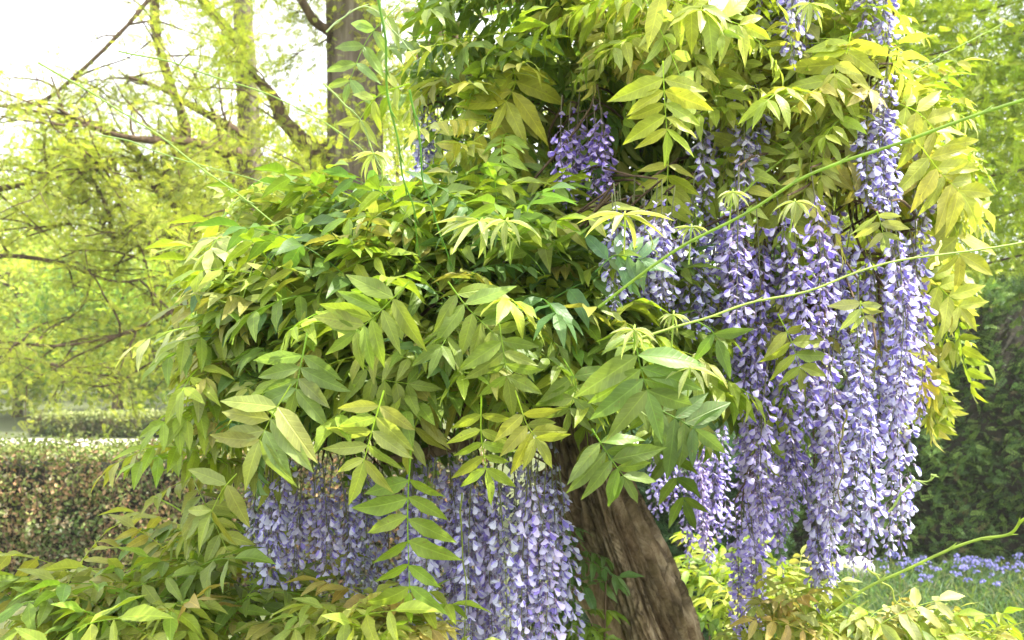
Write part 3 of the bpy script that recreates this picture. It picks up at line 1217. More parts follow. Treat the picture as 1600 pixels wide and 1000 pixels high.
# T2: slimmer trunk left of it, with crooked limbs sweeping left
t2 = thing('conifer_tree', 'slimmer conifer with crooked limbs sweeping over the low hedge', 'tree', at_ground(392, 9.0))
mb = MB()
tube(mb, smooth_path([P(396, 800, 9), P(394, 600, 9), P(390, 300, 9), P(388, 160, 9), P(380, 20, 9), P(374, -160, 9), P(372, -420, 9)], 60), 0.145, 0.07, 24, (1, 1, 1),
     disp=lambda t, a, p: 1 + 0.10 * noise.noise(Vector((math.cos(a) * 4, math.sin(a) * 4, p[2] * 1.5))) + 0.04 * math.sin(a * 7))
finish_wood(t2, mb, 'trunk', M_TREEBARK)
mb = MB()
l2 = []
for pix, d, r0, r1, d1 in (
    ([(385, 90), (368, 60), (340, 30), (310, -10), (290, -60)], 9.0, 0.065, 0.04, 9),
    ([(384, 240), (350, 236), (300, 222), (262, 220), (225, 218), (160, 205), (90, 170)], 8.9, 0.065, 0.012, 7.5),
    ([(384, 215), (345, 190), (300, 165), (255, 140), (200, 120)], 8.9, 0.06, 0.012, 8.4),
    ([(385, 330), (370, 300), (350, 240), (335, 180), (300, 110)], 8.9, 0.035, 0.012, 8.6),
    ([(290, 330), (282, 280), (288, 220), (285, 180), (262, 120), (245, 60), (240, -30)], 9.3, 0.05, 0.05, 9.3),
    ([(385, 420), (350, 395), (310, 378), (270, 372), (245, 355), (220, 345)], 8.9, 0.055, 0.02, 8.3),
    ([(290, 325), (240, 270), (190, 215), (140, 190), (60, 175), (-40, 160)], 8.8, 0.045, 0.01, 7.6),
    ([(310, 378), (270, 320), (235, 290), (180, 250), (150, 265)], 8.8, 0.035, 0.012, 8.0),
    ([(180, 390), (165, 320), (140, 270), (110, 200), (80, 120)], 8.3, 0.018, 0.01, 8.0),
    ([(-60, 310), (0, 295), (50, 285), (90, 270)], 8.0, 0.035, 0.01, 8.2),
    ([(-60, 160), (20, 165), (80, 150), (180, 60), (240, -10)], 8.0, 0.014, 0.02, 8.4),
    ([(240, 480), (225, 400), (190, 330), (170, 250)], 8.2, 0.012, 0.006, 8.0),
    ([(384, 450), (300, 470), (200, 520), (90, 540), (-20, 530)], 8.9, 0.03, 0.008, 7.6),
    ([(384, 560), (320, 540), (250, 560), (180, 600)], 8.9, 0.022, 0.006, 8.2),
    ([(-80, 420), (0, 400), (90, 410), (180, 440), (250, 430)], 8.6, 0.03, 0.008, 8.2),
    ([(-60, 600), (20, 560), (110, 575), (200, 560)], 9.5, 0.02, 0.006, 9.2),
    ([(384, 360), (330, 350), (260, 400), (200, 380), (120, 350), (40, 370)], 8.9, 0.03, 0.007, 8.0)):
    mb = MB()
    l2.append(limb(mb, pix, d, r0, r1, 7, d1, seed=9, rough=0.55))
    finish_wood(t2, mb, 'branch', M_TWIG)
mb = MB()
fol = []
for i, q in enumerate(l2):
    twigs(mb, q, 10 if i else 4, 0.9, 0.015, rg, out=fol)
tag(finish_wood(t2, mb, 'twigs', M_TWIG), kind='stuff')
np_ = np.array([f[0] for f in fol])
nd = np.array([f[1] for f in fol])
keep = []
for i, p in enumerate(np_):
    x, y, d = proj(p)
    dens = 0.15 if (350 < x < 425 and 170 < y < 330) else 0.12 if (x < 200 and y < 40 + (200 - x) * 0.35) else (0.5 if y < 130 and x < 330 else 1.0)
    if rnd.random() < dens:
        keep.append(i)
np_, nd = np_[keep], nd[keep]
idx = rg2.randint(0, len(np_), 17000)
pos = np_[idx] + rg2.normal(0, 0.08, (17000, 3))
dirs = nd[idx] + rg2.normal(0, 0.7, (17000, 3))
feather_foliage('crown', t2, pos, dirs, 0.66, PAL_FEATHER, 44)

# T3: tree with fine feathery foliage filling the upper right behind the blossom
t3 = thing('larch_tree', 'fine leaved larch filling the air behind the evergreen hedge', 'tree', at_ground(1900, 8.0))
mb = MB()
tube(mb, smooth_path([P(1900, 790, 8), P(1895, 300, 8), P(1880, -600, 8)], 30), 0.2, 0.14, 18, (1, 1, 1),
     disp=lambda t, a, p: 1 + 0.1 * noise.noise(Vector((math.cos(a) * 4, math.sin(a) * 4, p[2] * 1.5))))
finish_wood(t3, mb, 'trunk', M_TREEBARK)
mb = MB()
fol = []
for k in range(12):
    y = -250 + k * 58
    q = limb(mb, [(1890, y - 60), (1740, y - 30 + rnd.uniform(-30, 30)), (1560, y + rnd.uniform(-20, 30)), (1400, y + 60), (1290, y + 90)], 8.0, 0.016, 0.005, 5,
             rnd.uniform(6.6, 8.6), seed=k)
    twigs(mb, q, 9, 0.9, 0.006, rg, out=fol, droop=0.5)
finish_wood(t3, mb, 'branches', M_TWIG)
np_ = np.array([f[0] for f in fol])
nd = np.array([f[1] for f in fol])
idx = rg2.randint(0, len(np_), 34000)
pos = np_[idx] + rg2.normal(0, 0.24, (34000, 3))
dirs = nd[idx] + rg2.normal(0, 0.6, (34000, 3))
feather_foliage('crown', t3, pos, dirs, 1.0, [((0.36, 0.46, 0.05), 4), ((0.46, 0.53, 0.07), 3), ((0.25, 0.35, 0.05), 2)], 45)


# broadleaved trees farther off
def broad_tree(label, px, d, pyb, top, rw, seed, ncl, per, pal, size=0.15, trunk_r=0.12, lean=0, cr=0.24, low=None):
    root = thing('broadleaf_tree', label, 'tree', at_ground(px, d), )
    rg_ = random.Random(seed)
    mb = MB()
    base = np.array([P(px, 500, d)[0], P(px, 500, d)[1], 0.0])
    H = P(px, top, d)[2]
    tube(mb, smooth_path([base, base + [lean * .3, 0, H * .35], base + [lean, 0, H * .8]], 16), trunk_r, trunk_r * .4, 10, (1, 1, 1),
         disp=lambda t, a, p: 1 + 0.15 * noise.noise(Vector((math.cos(a) * 3, math.sin(a) * 3, p[2]))))
    finish_wood(root, mb, 'trunk', M_TWIG)
    mb = MB()
    W = rw * d / FPX
    for k in range(11):
        z = H * rg_.uniform(0.22, 0.75)
        a = rg_.uniform(0, 6.28)
        e = np.array([math.cos(a) * W * .8, math.sin(a) * W * .6, H * rg_.uniform(.1, .25)])
        tube(mb, smooth_path([base + [0, 0, z], base + [0, 0, z] + e * .5 + [0, 0, rg_.uniform(-.2, .3)], base + [0, 0, z] + e], 8), trunk_r * .35, trunk_r * .08, 5)
    finish_wood(root, mb, 'branches', M_TWIG)
    zc = (H + (low if low is not None else H * .2)) / 2
    rz = (H - (low if low is not None else H * .2)) / 2
    pos = clumpy(np.random.RandomState(seed), base + np.array([0, 0, zc]), np.array([W, W * .8, rz]), ncl, per, cr)
    pos = pos[pos[:, 2] > 0.1]
    pos = pos[np.random.RandomState(seed).rand(len(pos)) < 0.5]
    card_foliage('crown', root, pos, size, pal, seed)
    return root


PAL_L = [((0.41, 0.47, 0.08), 4), ((0.52, 0.54, 0.12), 3), ((0.28, 0.38, 0.07), 2)]
PAL_D = [((0.31, 0.42, 0.07), 4), ((0.41, 0.49, 0.08), 3), ((0.18, 0.30, 0.07), 2)]
broad_tree('small spreading tree with dark slender trunk beyond the gravel path', 185, 18.5, 650, 395, 130, 51, 85, 330, PAL_D, lean=0.1, low=0.5)
broad_tree('broad green tree at the far left beyond the low hedges', 30, 21, 650, 360, 170, 52, 90, 330, PAL_L, low=0.1)
broad_tree('yellow green tree standing right of the small dark trunked tree', 380, 22, 650, 150, 190, 53, 170, 300, PAL_L, low=0.05, cr=.34)
broad_tree('pale tree far behind the crooked conifer limbs', 160, 30, 640, 215, 220, 54, 190, 300, PAL_L, size=.19, low=.1, cr=.5)
broad_tree('tall pale tree behind the thick fibrous trunk', 620, 26, 640, 90, 210, 55, 120, 300, PAL_L, size=.17, low=.5, cr=.45)
broad_tree('leafy tree behind the centre of the wisteria', 900, 24, 640, 0, 260, 56, 130, 260, PAL_L, size=.18, low=.3, cr=.45)
broad_tree('leafy tree rising over the evergreen hedge beside the larch', 1380, 20, 640, -60, 260, 57, 130, 260, PAL_L, size=.16, low=.3, cr=.42)
broad_tree('leafy tree at the far right behind the larch', 1800, 22, 640, -80, 300, 58, 130, 260, PAL_D, size=.17, low=.3, cr=.45)

# far wood closing the view
wood = MB()
rgw = np.random.RandomState(61)
n = 26000
X = rgw.uniform(-50, 60, n)
Y = rgw.uniform(42, 58, n)
edge = np.array([5.6 + 3.0 * noise.noise(Vector((x * .12, 3, 0))) + 1.4 * noise.noise(Vector((x * .5, 1, 0))) for x in X])
Z = rgw.uniform(0, 1, n) ** 0.9 * edge
v, f3, c = cards(n, np.stack([X, Y, Z], 1), np.tile([0, -.6, .8], (n, 1)), 0.75, rgw, tint_array(n, PAL_L, rgw))
wood.add(v, None, f3, c)
o = obj('far_wood', wood.mesh('far_wood', M_FOL, smooth=False))
tag(o, 'pale far wood closing the view behind the garden', 'wood', kind='stuff')

# ---- ground cover, bottom right ----------------------------------------------------------------------------
gr = MB()
rgg = np.random.RandomState(71)
n = 24000
X = rgg.uniform(0.4, 5.2, n)
Y = rgg.uniform(3.4, 6.4, n)
hgt = rgg.uniform(0.06, 0.19, n)
lean = rgg.normal(0, 0.09, (n, 2))
wd = rgg.uniform(0.003, 0.006, n)
a = rgg.uniform(0, 3.14, n)
sx_, sy_ = np.cos(a) * wd, np.sin(a) * wd
b0 = np.stack([X - sx_, Y - sy_, np.zeros(n)], 1)
b1 = np.stack([X + sx_, Y + sy_, np.zeros(n)], 1)
m0 = np.stack([X - sx_ * .8 + lean[:, 0] * .4, Y - sy_ * .8 + lean[:, 1] * .4, hgt * .65], 1)
m1 = np.stack([X + sx_ * .8 + lean[:, 0] * .4, Y + sy_ * .8 + lean[:, 1] * .4, hgt * .65], 1)
tpv = np.stack([X + lean[:, 0] * 1.3, Y + lean[:, 1] * 1.3, hgt * rgg.uniform(.8, 1.05, n)], 1)
v = np.stack([b0, b1, m1, m0, tpv], 1).reshape(-1, 3)
b = np.arange(n)[:, None] * 5
gr.add(v, b + [0, 1, 2, 3], b + [3, 2, 4], np.repeat(tint_array(n, [((0.11, 0.19, 0.07), 4), ((0.20, 0.27, 0.10), 3), ((0.13, 0.23, 0.13), 2), ((0.33, 0.33, 0.18), 1)], rgg), 5, 0))
tag(obj('grass', gr.mesh('grass', M_FOL, smooth=False)), 'long green grass and leaves under the evergreen hedge', 'grass', kind='stuff')


# bluebells
def bluebell_meshes(seed):
    rg = random.Random(seed)
    st, lf, fl = MB(), MB(), MB()
    H = rg.uniform(0.24, 0.32)
    pts = [np.array([0.0, 0, 0]), np.array([0.01, 0, H * .5]), np.array([0.03, 0.005, H * .85]), np.array([0.065, 0.01, H * .98]), np.array([0.09, .01, H * .93])]
    sp = smooth_path(pts, 12)
    tube(st, sp, 0.0028, 0.0014, 5, (0.10, 0.16, 0.08))
    for i in range(7):
        k = 6 + i * 0.8
        k0 = min(int(k), 11)
        p = sp[k0]
        a = rg.uniform(-1.3, 1.3) + (math.pi if i % 2 else 0) * 0.5
        d = np.array([math.cos(a) * .6, math.sin(a) * .6, -0.8])
        q = p + nrm(d * [1, 1, .2]) * 0.012
        L = 0.019
        tube(fl, [p, q], 0.0008, 0.0008, 3, (0.2, 0.2, 0.35))
        tube(fl, [q, q + nrm(d) * L * .25, q + nrm(d) * L * .75, q + nrm(d) * L], lambda t: 0.0025 + 0.0045 * (t ** .5) + 0.003 * max(0, t - .8) * 5, 0, 6,
             (0.30, 0.29, 0.66))
    for i in range(5):
        a = rg.uniform(0, 6.28)
        d = np.array([math.cos(a), math.sin(a), 1.6])
        v, F, uv = leaflet_arrays(np.zeros(3), d, (-math.cos(a), -math.sin(a), .6), rg.uniform(.2, .28), 0.014, 1.2, .4, .02, 0, 6)
        lf.add(v, F, None, (1, 1, 1), uv)
    return st.mesh('stem', M_PETAL), fl.mesh('bells', M_PETAL), lf.mesh('leaves', M_LEAF)


bb = [bluebell_meshes(80 + k) for k in range(4)]
rg = random.Random(83)
spots = []
while len(spots) < 100:
    px = rg.uniform(1370, 1640)
    d = rg.choice((rg.uniform(5.4, 6.1), rg.uniform(5.75, 6.15)))
    p = P(px, 500, d)
    spots.append((p[0], p[1]))
for x, y in spots:
    st, fl, lf = rg.choice(bb)
    t = thing('bluebell', 'violet blue bluebell in the grass at the foot of the evergreen hedge', 'bluebell', (x, y, 0), 'bluebells under the evergreen hedge')
    t.rotation_euler = (0, 0, rg.uniform(0, 6.28))
    s = rg.uniform(0.5, 0.75)
    t.scale = (s, s, s)
    obj('stem', st, t, color=(1, 1, 1))
    obj('bells', fl, t, color=(1, 1, rg.uniform(.9, 1.1)))
    obj('leaves', lf, t, color=jit((0.07, 0.15, 0.05), rg))

# pale stone behind the blossom tips
ston = MB()
sp_ = P(1335, 905, 6.0)
V, F = [], []
for j in range(9):
    ph_ = math.pi * j / 8
    for i in range(16):
        th = 2 * math.pi * i / 16
        q = np.array([math.copysign(abs(math.sin(ph_) * math.cos(th)) ** .6, math.cos(th)), math.copysign(abs(math.sin(ph_) * math.sin(th)) ** .6, math.sin(th)), math.copysign(abs(math.cos(ph_)) ** .6, math.cos(ph_))])
        q = q * [0.13, 0.10, 0.10] * (1 + 0.1 * noise.noise(Vector(q * 2)))
        V.append(q)
for j in range(8):
    for i in range(16):
        F.append((j * 16 + i, (j + 1) * 16 + i, (j + 1) * 16 + (i + 1) % 16, j * 16 + (i + 1) % 16))
ston.add(V, F)
o = obj('garden_stone', ston.mesh('garden_stone', ground_material('pale_stone', (0.62, 0.6, 0.55), (0.74, 0.72, 0.68), 30, .004)), None)
o.location = (sp_[0], sp_[1], 0.05)
tag(o, 'pale whitish stone standing in the grass below the longest blossom', 'stone')

# ================================================================ the wisteria
W = thing('wisteria', 'old wisteria with twisted leaning trunk, green leaf canopy and hanging lilac blossom', 'wisteria', (0.62, 1.95, 0.0))
WL = np.array(W.location)

# trunk: from the ground at lower right, leaning to the upper left, furrowed and twisted
tk = MB()
tpts = [np.array([0.62, 1.98, -0.05]), P(1210, 1500, 1.97), P(1110, 1180, 1.95), P(1040, 1010, 1.92), P(988, 895, 1.90), P(940, 800, 1.90), P(900, 700, 1.93), P(880, 600, 2.0), P(900, 480, 2.1)]
TS = smooth_path(tpts, 380)


def tdisp(t, a, p):
    tw = a + p[2] * 2.2
    z = p[2]
    warp = 0.5 * noise.noise(Vector((math.cos(a) * 1.5, math.sin(a) * 1.5, z * 3)))
    r = 1 + 0.19 * math.sin(tw * 3 + 0.7 + warp * 2) + 0.07 * math.sin(tw * 5 + 2 + 3 * warp)
    c, s_ = math.cos(tw + warp), math.sin(tw + warp)
    # long ropy grooves along the stem
    g = abs(noise.noise(Vector((c * 4.2, s_ * 4.2, z * 2.4))))
    groove = max(0, 1 - g / 0.16)
    g2 = abs(noise.noise(Vector((c * 10, s_ * 10, z * 5 + 3))))
    groove2 = max(0, 1 - g2 / 0.14)
    rough = 0.5 + 0.5 * math.cos(a - 0.3)
    # cracked plates on one flank
    pl = abs(noise.noise(Vector((c * 13, s_ * 13, z * 15 + 7))))
    crack = max(0, 1 - pl / 0.13)
    fine = noise.noise(Vector((c * 30, s_ * 30, z * 24)))
    return r - 0.30 * groove ** 1.2 - 0.15 * groove2 - 0.14 * crack * (0.15 + rough) + 0.05 * fine * (0.4 + rough) + 0.20 * noise.noise(Vector((c * 1.6, s_ * 1.6, z * 5))) + 0.2 * max(0, .25 - z)


def trad(t):
    return 0.090 - 0.022 * min(1, t / 0.75) - 0.03 * max(0, t - .75) / .25


SD = 260
tube(tk, TS, trad, 0, SD, (1, 1, 1), disp=tdisp)
bc = []
for i, p_ in enumerate(TS):
    for k_ in range(SD):
        tw_ = 2 * math.pi * k_ / SD + p_[2] * 2.6
        bc.append((0.085 * math.cos(tw_), 0.085 * math.sin(tw_), p_[2] * 1.1))
tk.c = [np.array(bc, np.float32)]
v = tk.arrays()
tk.v = [v[0] - WL.astype(np.float32)]
obj('trunk', tk.mesh('trunk', M_OLDBARK), W)
# second stem, darker, behind and left of it
tk = MB()
tube(tk, smooth_path([P(1120, 1300, 2.05), P(1010, 1060, 2.1), P(960, 950, 2.12), P(915, 890, 2.12), P(880, 820, 2.1), P(868, 740, 2.05)], 80), 0.075, 0.045, 60, (1, 1, 1),
     disp=lambda t, a, p: 1 + 0.12 * math.sin(a * 3 + p[2] * 4) + 0.14 * noise.noise(Vector((math.cos(a) * 3, math.sin(a) * 3, p[2] * 6))))
v = tk.arrays()
tk.v = [v[0] - WL.astype(np.float32)]
obj('side_trunk', tk.mesh('side_trunk', M_BARK), W)
# limbs into the canopy
for pix, d, d1, r0, r1 in (
    ([(905, 500), (960, 380), (1040, 250), (1120, 120), (1180, 0), (1220, -100)], 2.1, 2.15, 0.045, 0.025),
    ([(1000, 320), (1120, 250), (1260, 220), (1380, 230)], 2.1, 1.95, 0.028, 0.010),
    ([(900, 600), (800, 560), (680, 560), (560, 600), (450, 640)], 1.98, 1.7, 0.03, 0.010),
    ([(900, 640), (800, 660), (700, 700), (600, 720)], 1.95, 1.65, 0.02, 0.008),
    ([(930, 450), (860, 330), (780, 200), (720, 100), (700, 0)], 2.1, 2.1, 0.025, 0.010),
    ([(560, 600), (480, 520), (440, 470)], 1.75, 1.75, 0.012, 0.006),
    ([(1300, 225), (1400, 330), (1440, 450), (1430, 560)], 1.98, 1.95, 0.012, 0.005),
    ([(900, 640), (1000, 640), (1080, 650)], 1.95, 1.9, 0.015, 0.008)):
    lm = MB()
    limb(lm, pix, d, r0, r1, 10, d1, n=24, rough=0.35)
    v = lm.arrays()
    lm.v = [v[0] - WL.astype(np.float32)]
    obj('limb', lm.mesh('limb', M_BARK), W)

LEAVES = []
rg = random.Random(900)


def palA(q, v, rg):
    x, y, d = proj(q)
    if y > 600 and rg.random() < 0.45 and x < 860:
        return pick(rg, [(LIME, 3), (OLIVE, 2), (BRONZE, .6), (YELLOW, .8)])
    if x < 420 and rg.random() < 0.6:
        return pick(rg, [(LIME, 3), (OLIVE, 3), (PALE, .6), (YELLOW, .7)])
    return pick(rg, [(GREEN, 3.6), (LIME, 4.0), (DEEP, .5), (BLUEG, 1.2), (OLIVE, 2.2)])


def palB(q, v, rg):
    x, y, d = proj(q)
    if x > 1150 or (y < 110 and x > 900):  # right and top leaves yellower: sun falling there is put into their tint
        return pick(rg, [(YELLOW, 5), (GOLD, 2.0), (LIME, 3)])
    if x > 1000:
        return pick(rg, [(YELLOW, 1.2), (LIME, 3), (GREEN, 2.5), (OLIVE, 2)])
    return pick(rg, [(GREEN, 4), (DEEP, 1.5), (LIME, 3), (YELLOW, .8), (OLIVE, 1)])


# central dome
def domeC(x, y):
    T = [(330, 640), (380, 650), (430, 630), (500, 605), (600, 600), (760, 600), (860, 590), (940, 600), (1000, 610), (1080, 610), (1110, 590)]
    if x < 335:
        return False
    if x > 1110:
        return y < 560
    for (a, b), (c, d) in zip(T, T[1:]):
        if a <= x <= c:
            return y < b + (d - b) * (x - a) / (c - a)
    return True


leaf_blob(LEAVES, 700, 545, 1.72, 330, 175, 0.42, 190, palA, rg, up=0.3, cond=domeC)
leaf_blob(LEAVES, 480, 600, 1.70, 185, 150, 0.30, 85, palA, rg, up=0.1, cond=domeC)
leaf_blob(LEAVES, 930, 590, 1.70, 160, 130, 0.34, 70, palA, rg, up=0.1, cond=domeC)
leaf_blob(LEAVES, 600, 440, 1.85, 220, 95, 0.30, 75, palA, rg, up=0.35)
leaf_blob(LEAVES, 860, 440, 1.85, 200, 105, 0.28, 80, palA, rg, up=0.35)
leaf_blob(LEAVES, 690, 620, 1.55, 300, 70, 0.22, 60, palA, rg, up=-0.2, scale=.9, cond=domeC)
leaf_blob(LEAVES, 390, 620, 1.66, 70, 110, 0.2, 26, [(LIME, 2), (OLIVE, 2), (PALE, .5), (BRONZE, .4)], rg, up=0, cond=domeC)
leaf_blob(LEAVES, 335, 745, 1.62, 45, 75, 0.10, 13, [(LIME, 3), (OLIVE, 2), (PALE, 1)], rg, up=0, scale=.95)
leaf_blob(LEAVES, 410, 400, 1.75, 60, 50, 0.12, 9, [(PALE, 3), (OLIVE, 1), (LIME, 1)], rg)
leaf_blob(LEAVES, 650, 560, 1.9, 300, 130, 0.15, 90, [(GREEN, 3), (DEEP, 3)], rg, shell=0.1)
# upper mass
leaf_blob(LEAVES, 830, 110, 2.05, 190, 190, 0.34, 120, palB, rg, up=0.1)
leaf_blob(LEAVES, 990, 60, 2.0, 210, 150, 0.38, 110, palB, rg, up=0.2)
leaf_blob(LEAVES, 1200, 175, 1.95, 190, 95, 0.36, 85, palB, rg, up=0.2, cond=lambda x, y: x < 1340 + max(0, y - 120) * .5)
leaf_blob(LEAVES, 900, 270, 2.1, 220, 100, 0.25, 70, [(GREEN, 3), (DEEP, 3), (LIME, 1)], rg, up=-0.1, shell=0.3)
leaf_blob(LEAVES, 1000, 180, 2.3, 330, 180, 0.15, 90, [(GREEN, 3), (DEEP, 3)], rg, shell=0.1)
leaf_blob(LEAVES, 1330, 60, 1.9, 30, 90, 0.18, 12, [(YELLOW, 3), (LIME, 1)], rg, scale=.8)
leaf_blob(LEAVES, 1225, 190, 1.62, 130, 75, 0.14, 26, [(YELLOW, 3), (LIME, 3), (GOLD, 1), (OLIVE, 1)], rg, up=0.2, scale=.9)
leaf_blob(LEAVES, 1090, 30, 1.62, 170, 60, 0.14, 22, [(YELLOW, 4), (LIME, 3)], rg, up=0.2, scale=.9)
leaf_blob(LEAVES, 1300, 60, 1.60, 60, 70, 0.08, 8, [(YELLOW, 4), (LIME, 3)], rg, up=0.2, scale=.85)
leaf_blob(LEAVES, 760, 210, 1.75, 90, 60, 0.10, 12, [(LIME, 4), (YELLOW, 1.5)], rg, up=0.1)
# right rim of leaves, tinted yellow for the sun on them
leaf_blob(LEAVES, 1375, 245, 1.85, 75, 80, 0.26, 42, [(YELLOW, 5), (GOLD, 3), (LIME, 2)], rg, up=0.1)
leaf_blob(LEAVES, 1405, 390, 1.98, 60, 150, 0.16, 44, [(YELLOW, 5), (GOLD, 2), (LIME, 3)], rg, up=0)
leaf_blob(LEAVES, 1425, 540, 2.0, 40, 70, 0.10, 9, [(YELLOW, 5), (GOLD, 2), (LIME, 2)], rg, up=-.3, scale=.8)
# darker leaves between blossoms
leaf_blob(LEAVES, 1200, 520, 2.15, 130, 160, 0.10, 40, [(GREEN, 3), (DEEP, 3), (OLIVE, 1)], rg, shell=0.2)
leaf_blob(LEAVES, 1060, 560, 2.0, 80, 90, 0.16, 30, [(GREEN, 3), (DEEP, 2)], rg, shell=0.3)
leaf_blob(LEAVES, 1215, 540, 1.62, 45, 60, 0.05, 6, [(LIME, 3), (OLIVE, 2), (GREEN, 1)], rg, up=-.4, scale=.85)

# hand placed leaves in front, leaflets as sub-parts
H = [
    ([(1036, 95), (1038, 150), (1042, 205)], 1.38, 4, 88, (0.36, 0.43, 0.06), None),
    ([(1045, 235), (1043, 280), (1042, 325)], 1.48, 4, 58, (0.27, 0.32, 0.04), None),
    ([(600, 610), (585, 660), (568, 722)], 1.22, 4, 92, (0.34, 0.40, 0.09), None),
    ([(752, 615), (752, 680), (760, 735)], 1.25, 4, 68, (0.33, 0.41, 0.06), None),
    ([(780, 505), (786, 545), (793, 590)], 1.22, 3, 78, (0.20, 0.27, 0.05), None),
    ([(805, 610), (822, 660), (838, 685)], 1.22, 3, 75, (0.30, 0.34, 0.06), None),
    ([(990, 520), (1000, 570), (1012, 612)], 1.10, 3, 118, (0.17, 0.25, 0.06), None),
    ([(925, 670), (950, 710), (975, 745)], 1.20, 4, 92, (0.18, 0.27, 0.06), None),
    ([(642, 700), (637, 800), (640, 925)], 1.24, 6, 92, (0.22, 0.32, 0.04), None),
    ([(455, 600), (425, 650), (405, 690)], 1.22, 3, 108, (0.28, 0.33, 0.09), None),
    ([(370, 740), (348, 765), (330, 800)], 1.32, 2, 90, (0.30, 0.34, 0.08), None),
    ([(640, 440), (590, 490), (555, 520)], 1.18, 4, 100, (0.22, 0.29, 0.05), None),
    ([(480, 520), (470, 570), (462, 610)], 1.25, 3, 96, (0.20, 0.29, 0.08), None),
    ([(1085, 500), (1110, 515), (1120, 530)], 1.28, 1, 80, (0.15, 0.23, 0.05), None),
    ([(880, 560), (900, 600), (890, 640)], 1.28, 3, 82, (0.19, 0.27, 0.05), None),
    ([(700, 440), (730, 480), (770, 520)], 1.24, 4, 84, (0.20, 0.28, 0.05), None),
    ([(1000, 625), (1050, 650), (1085, 670)], 1.25, 3, 100, (0.14, 0.22, 0.06), None),
    ([(1215, 490), (1235, 530), (1250, 575)], 1.42, 3, 66, (0.25, 0.31, 0.05), None),
    ([(930, 425), (960, 400), (1000, 405)], 1.35, 3, 70, (0.13, 0.24, 0.10), None),
    ([(560, 560), (590, 590), (640, 600)], 1.3, 4, 75, (0.24, 0.30, 0.05), None),
    ([(690, 620), (660, 640), (640, 690)], 1.3, 4, 70, (0.28, 0.31, 0.06), None),
]
for i, (pix, d, pairs, Lpx, col, _) in enumerate(H):
    hero_leaf(W, pix, d, pairs + (1 if 2 < pairs < 6 else 0), Lpx * 0.9, col, 1000 + i, first=0.25 if pairs > 3 else 0.35)
# leaflets near the top right, tinted bright as if sun-hit, and the pale half-unfolded leaves
for i, (pix, d, pairs, Lpx, col) in enumerate([
    ([(1000, -20), (1080, 10), (1160, 40)], 1.45, 6, 80, (0.48, 0.54, 0.09)),
    ([(1330, 50), (1320, 90), (1290, 150)], 1.5, 5, 80, (0.48, 0.53, 0.09)),
    ([(1440, 230), (1470, 270), (1500, 300)], 1.55, 5, 85, (0.48, 0.50, 0.09)),
    ([(1400, 160), (1440, 180), (1480, 230)], 1.58, 5, 80, (0.46, 0.50, 0.09)),
    ([(1460, 330), (1490, 350), (1500, 400)], 1.7, 4, 78, (0.47, 0.50, 0.09)),
    ([(1440, 420), (1470, 450), (1500, 480)], 1.75, 4, 72, (0.45, 0.49, 0.08)),
    ([(1420, 540), (1430, 570), (1440, 600)], 1.75, 3, 60, (0.42, 0.38, 0.06)),
    ([(780, 170), (760, 190), (720, 230)], 1.75, 4, 80, (0.40, 0.42, 0.05)),
    ([(800, 100), (805, 130), (790, 160)], 1.7, 4, 90, (0.40, 0.43, 0.05)),
    ([(1200, 200), (1160, 230), (1190, 260)], 1.6, 4, 75, (0.36, 0.38, 0.06)),
    ([(1270, 270), (1300, 250), (1360, 250)], 1.55, 4, 66, (0.42, 0.42, 0.12)),
    ([(1370, 330), (1375, 345), (1380, 365)], 1.42, 3, 50, (0.32, 0.36, 0.12)),
    ([(625, 5), (575, 60), (545, 130)], 1.55, 5, 52, (0.24, 0.33, 0.10)),
    ([(640, 130), (590, 150), (560, 190)], 1.5, 3, 50, (0.36, 0.42, 0.08)),
    ([(1345, 470), (1345, 480), (1350, 495)], 1.40, 3, 44, (0.36, 0.40, 0.14)),
]):
    hero_leaf(W, pix, d, pairs, Lpx, col, 1100 + i, split=False, first=0.2)
build_leaves(W, LEAVES, 300 - 15 - len(H))

for i, (x, y, d, s, n, dn) in enumerate([(750, 345, 1.3, .070, 11, 1.0), (990, 515, 1.08, .036, 10, 1.0), (1145, 300, 1.32, .032, 9, 1.3), (1243, 315, 1.38, .042, 8, 1.4),
                                        (1052, 492, 1.2, .024, 8, 1.0), (585, 240, 1.35, .045, 9, 1.2), (1078, 575, 1.1, .045, 4, 1.6), (975, 335, 1.25, .065, 6, .9),
                                        (790, 345, 1.28, .055, 5, 1.6), (1265, 5, 1.5, .05, 7, 1.5), (1080, 355, 1.3, .03, 8, .8), (890, 740 - 430, 1.7, .03, 7, 1)]):
    young_tuft(W, x, y, d, 1300 + i, s, n, PALE if i != 7 else (0.5, 0.52, 0.16), dn)

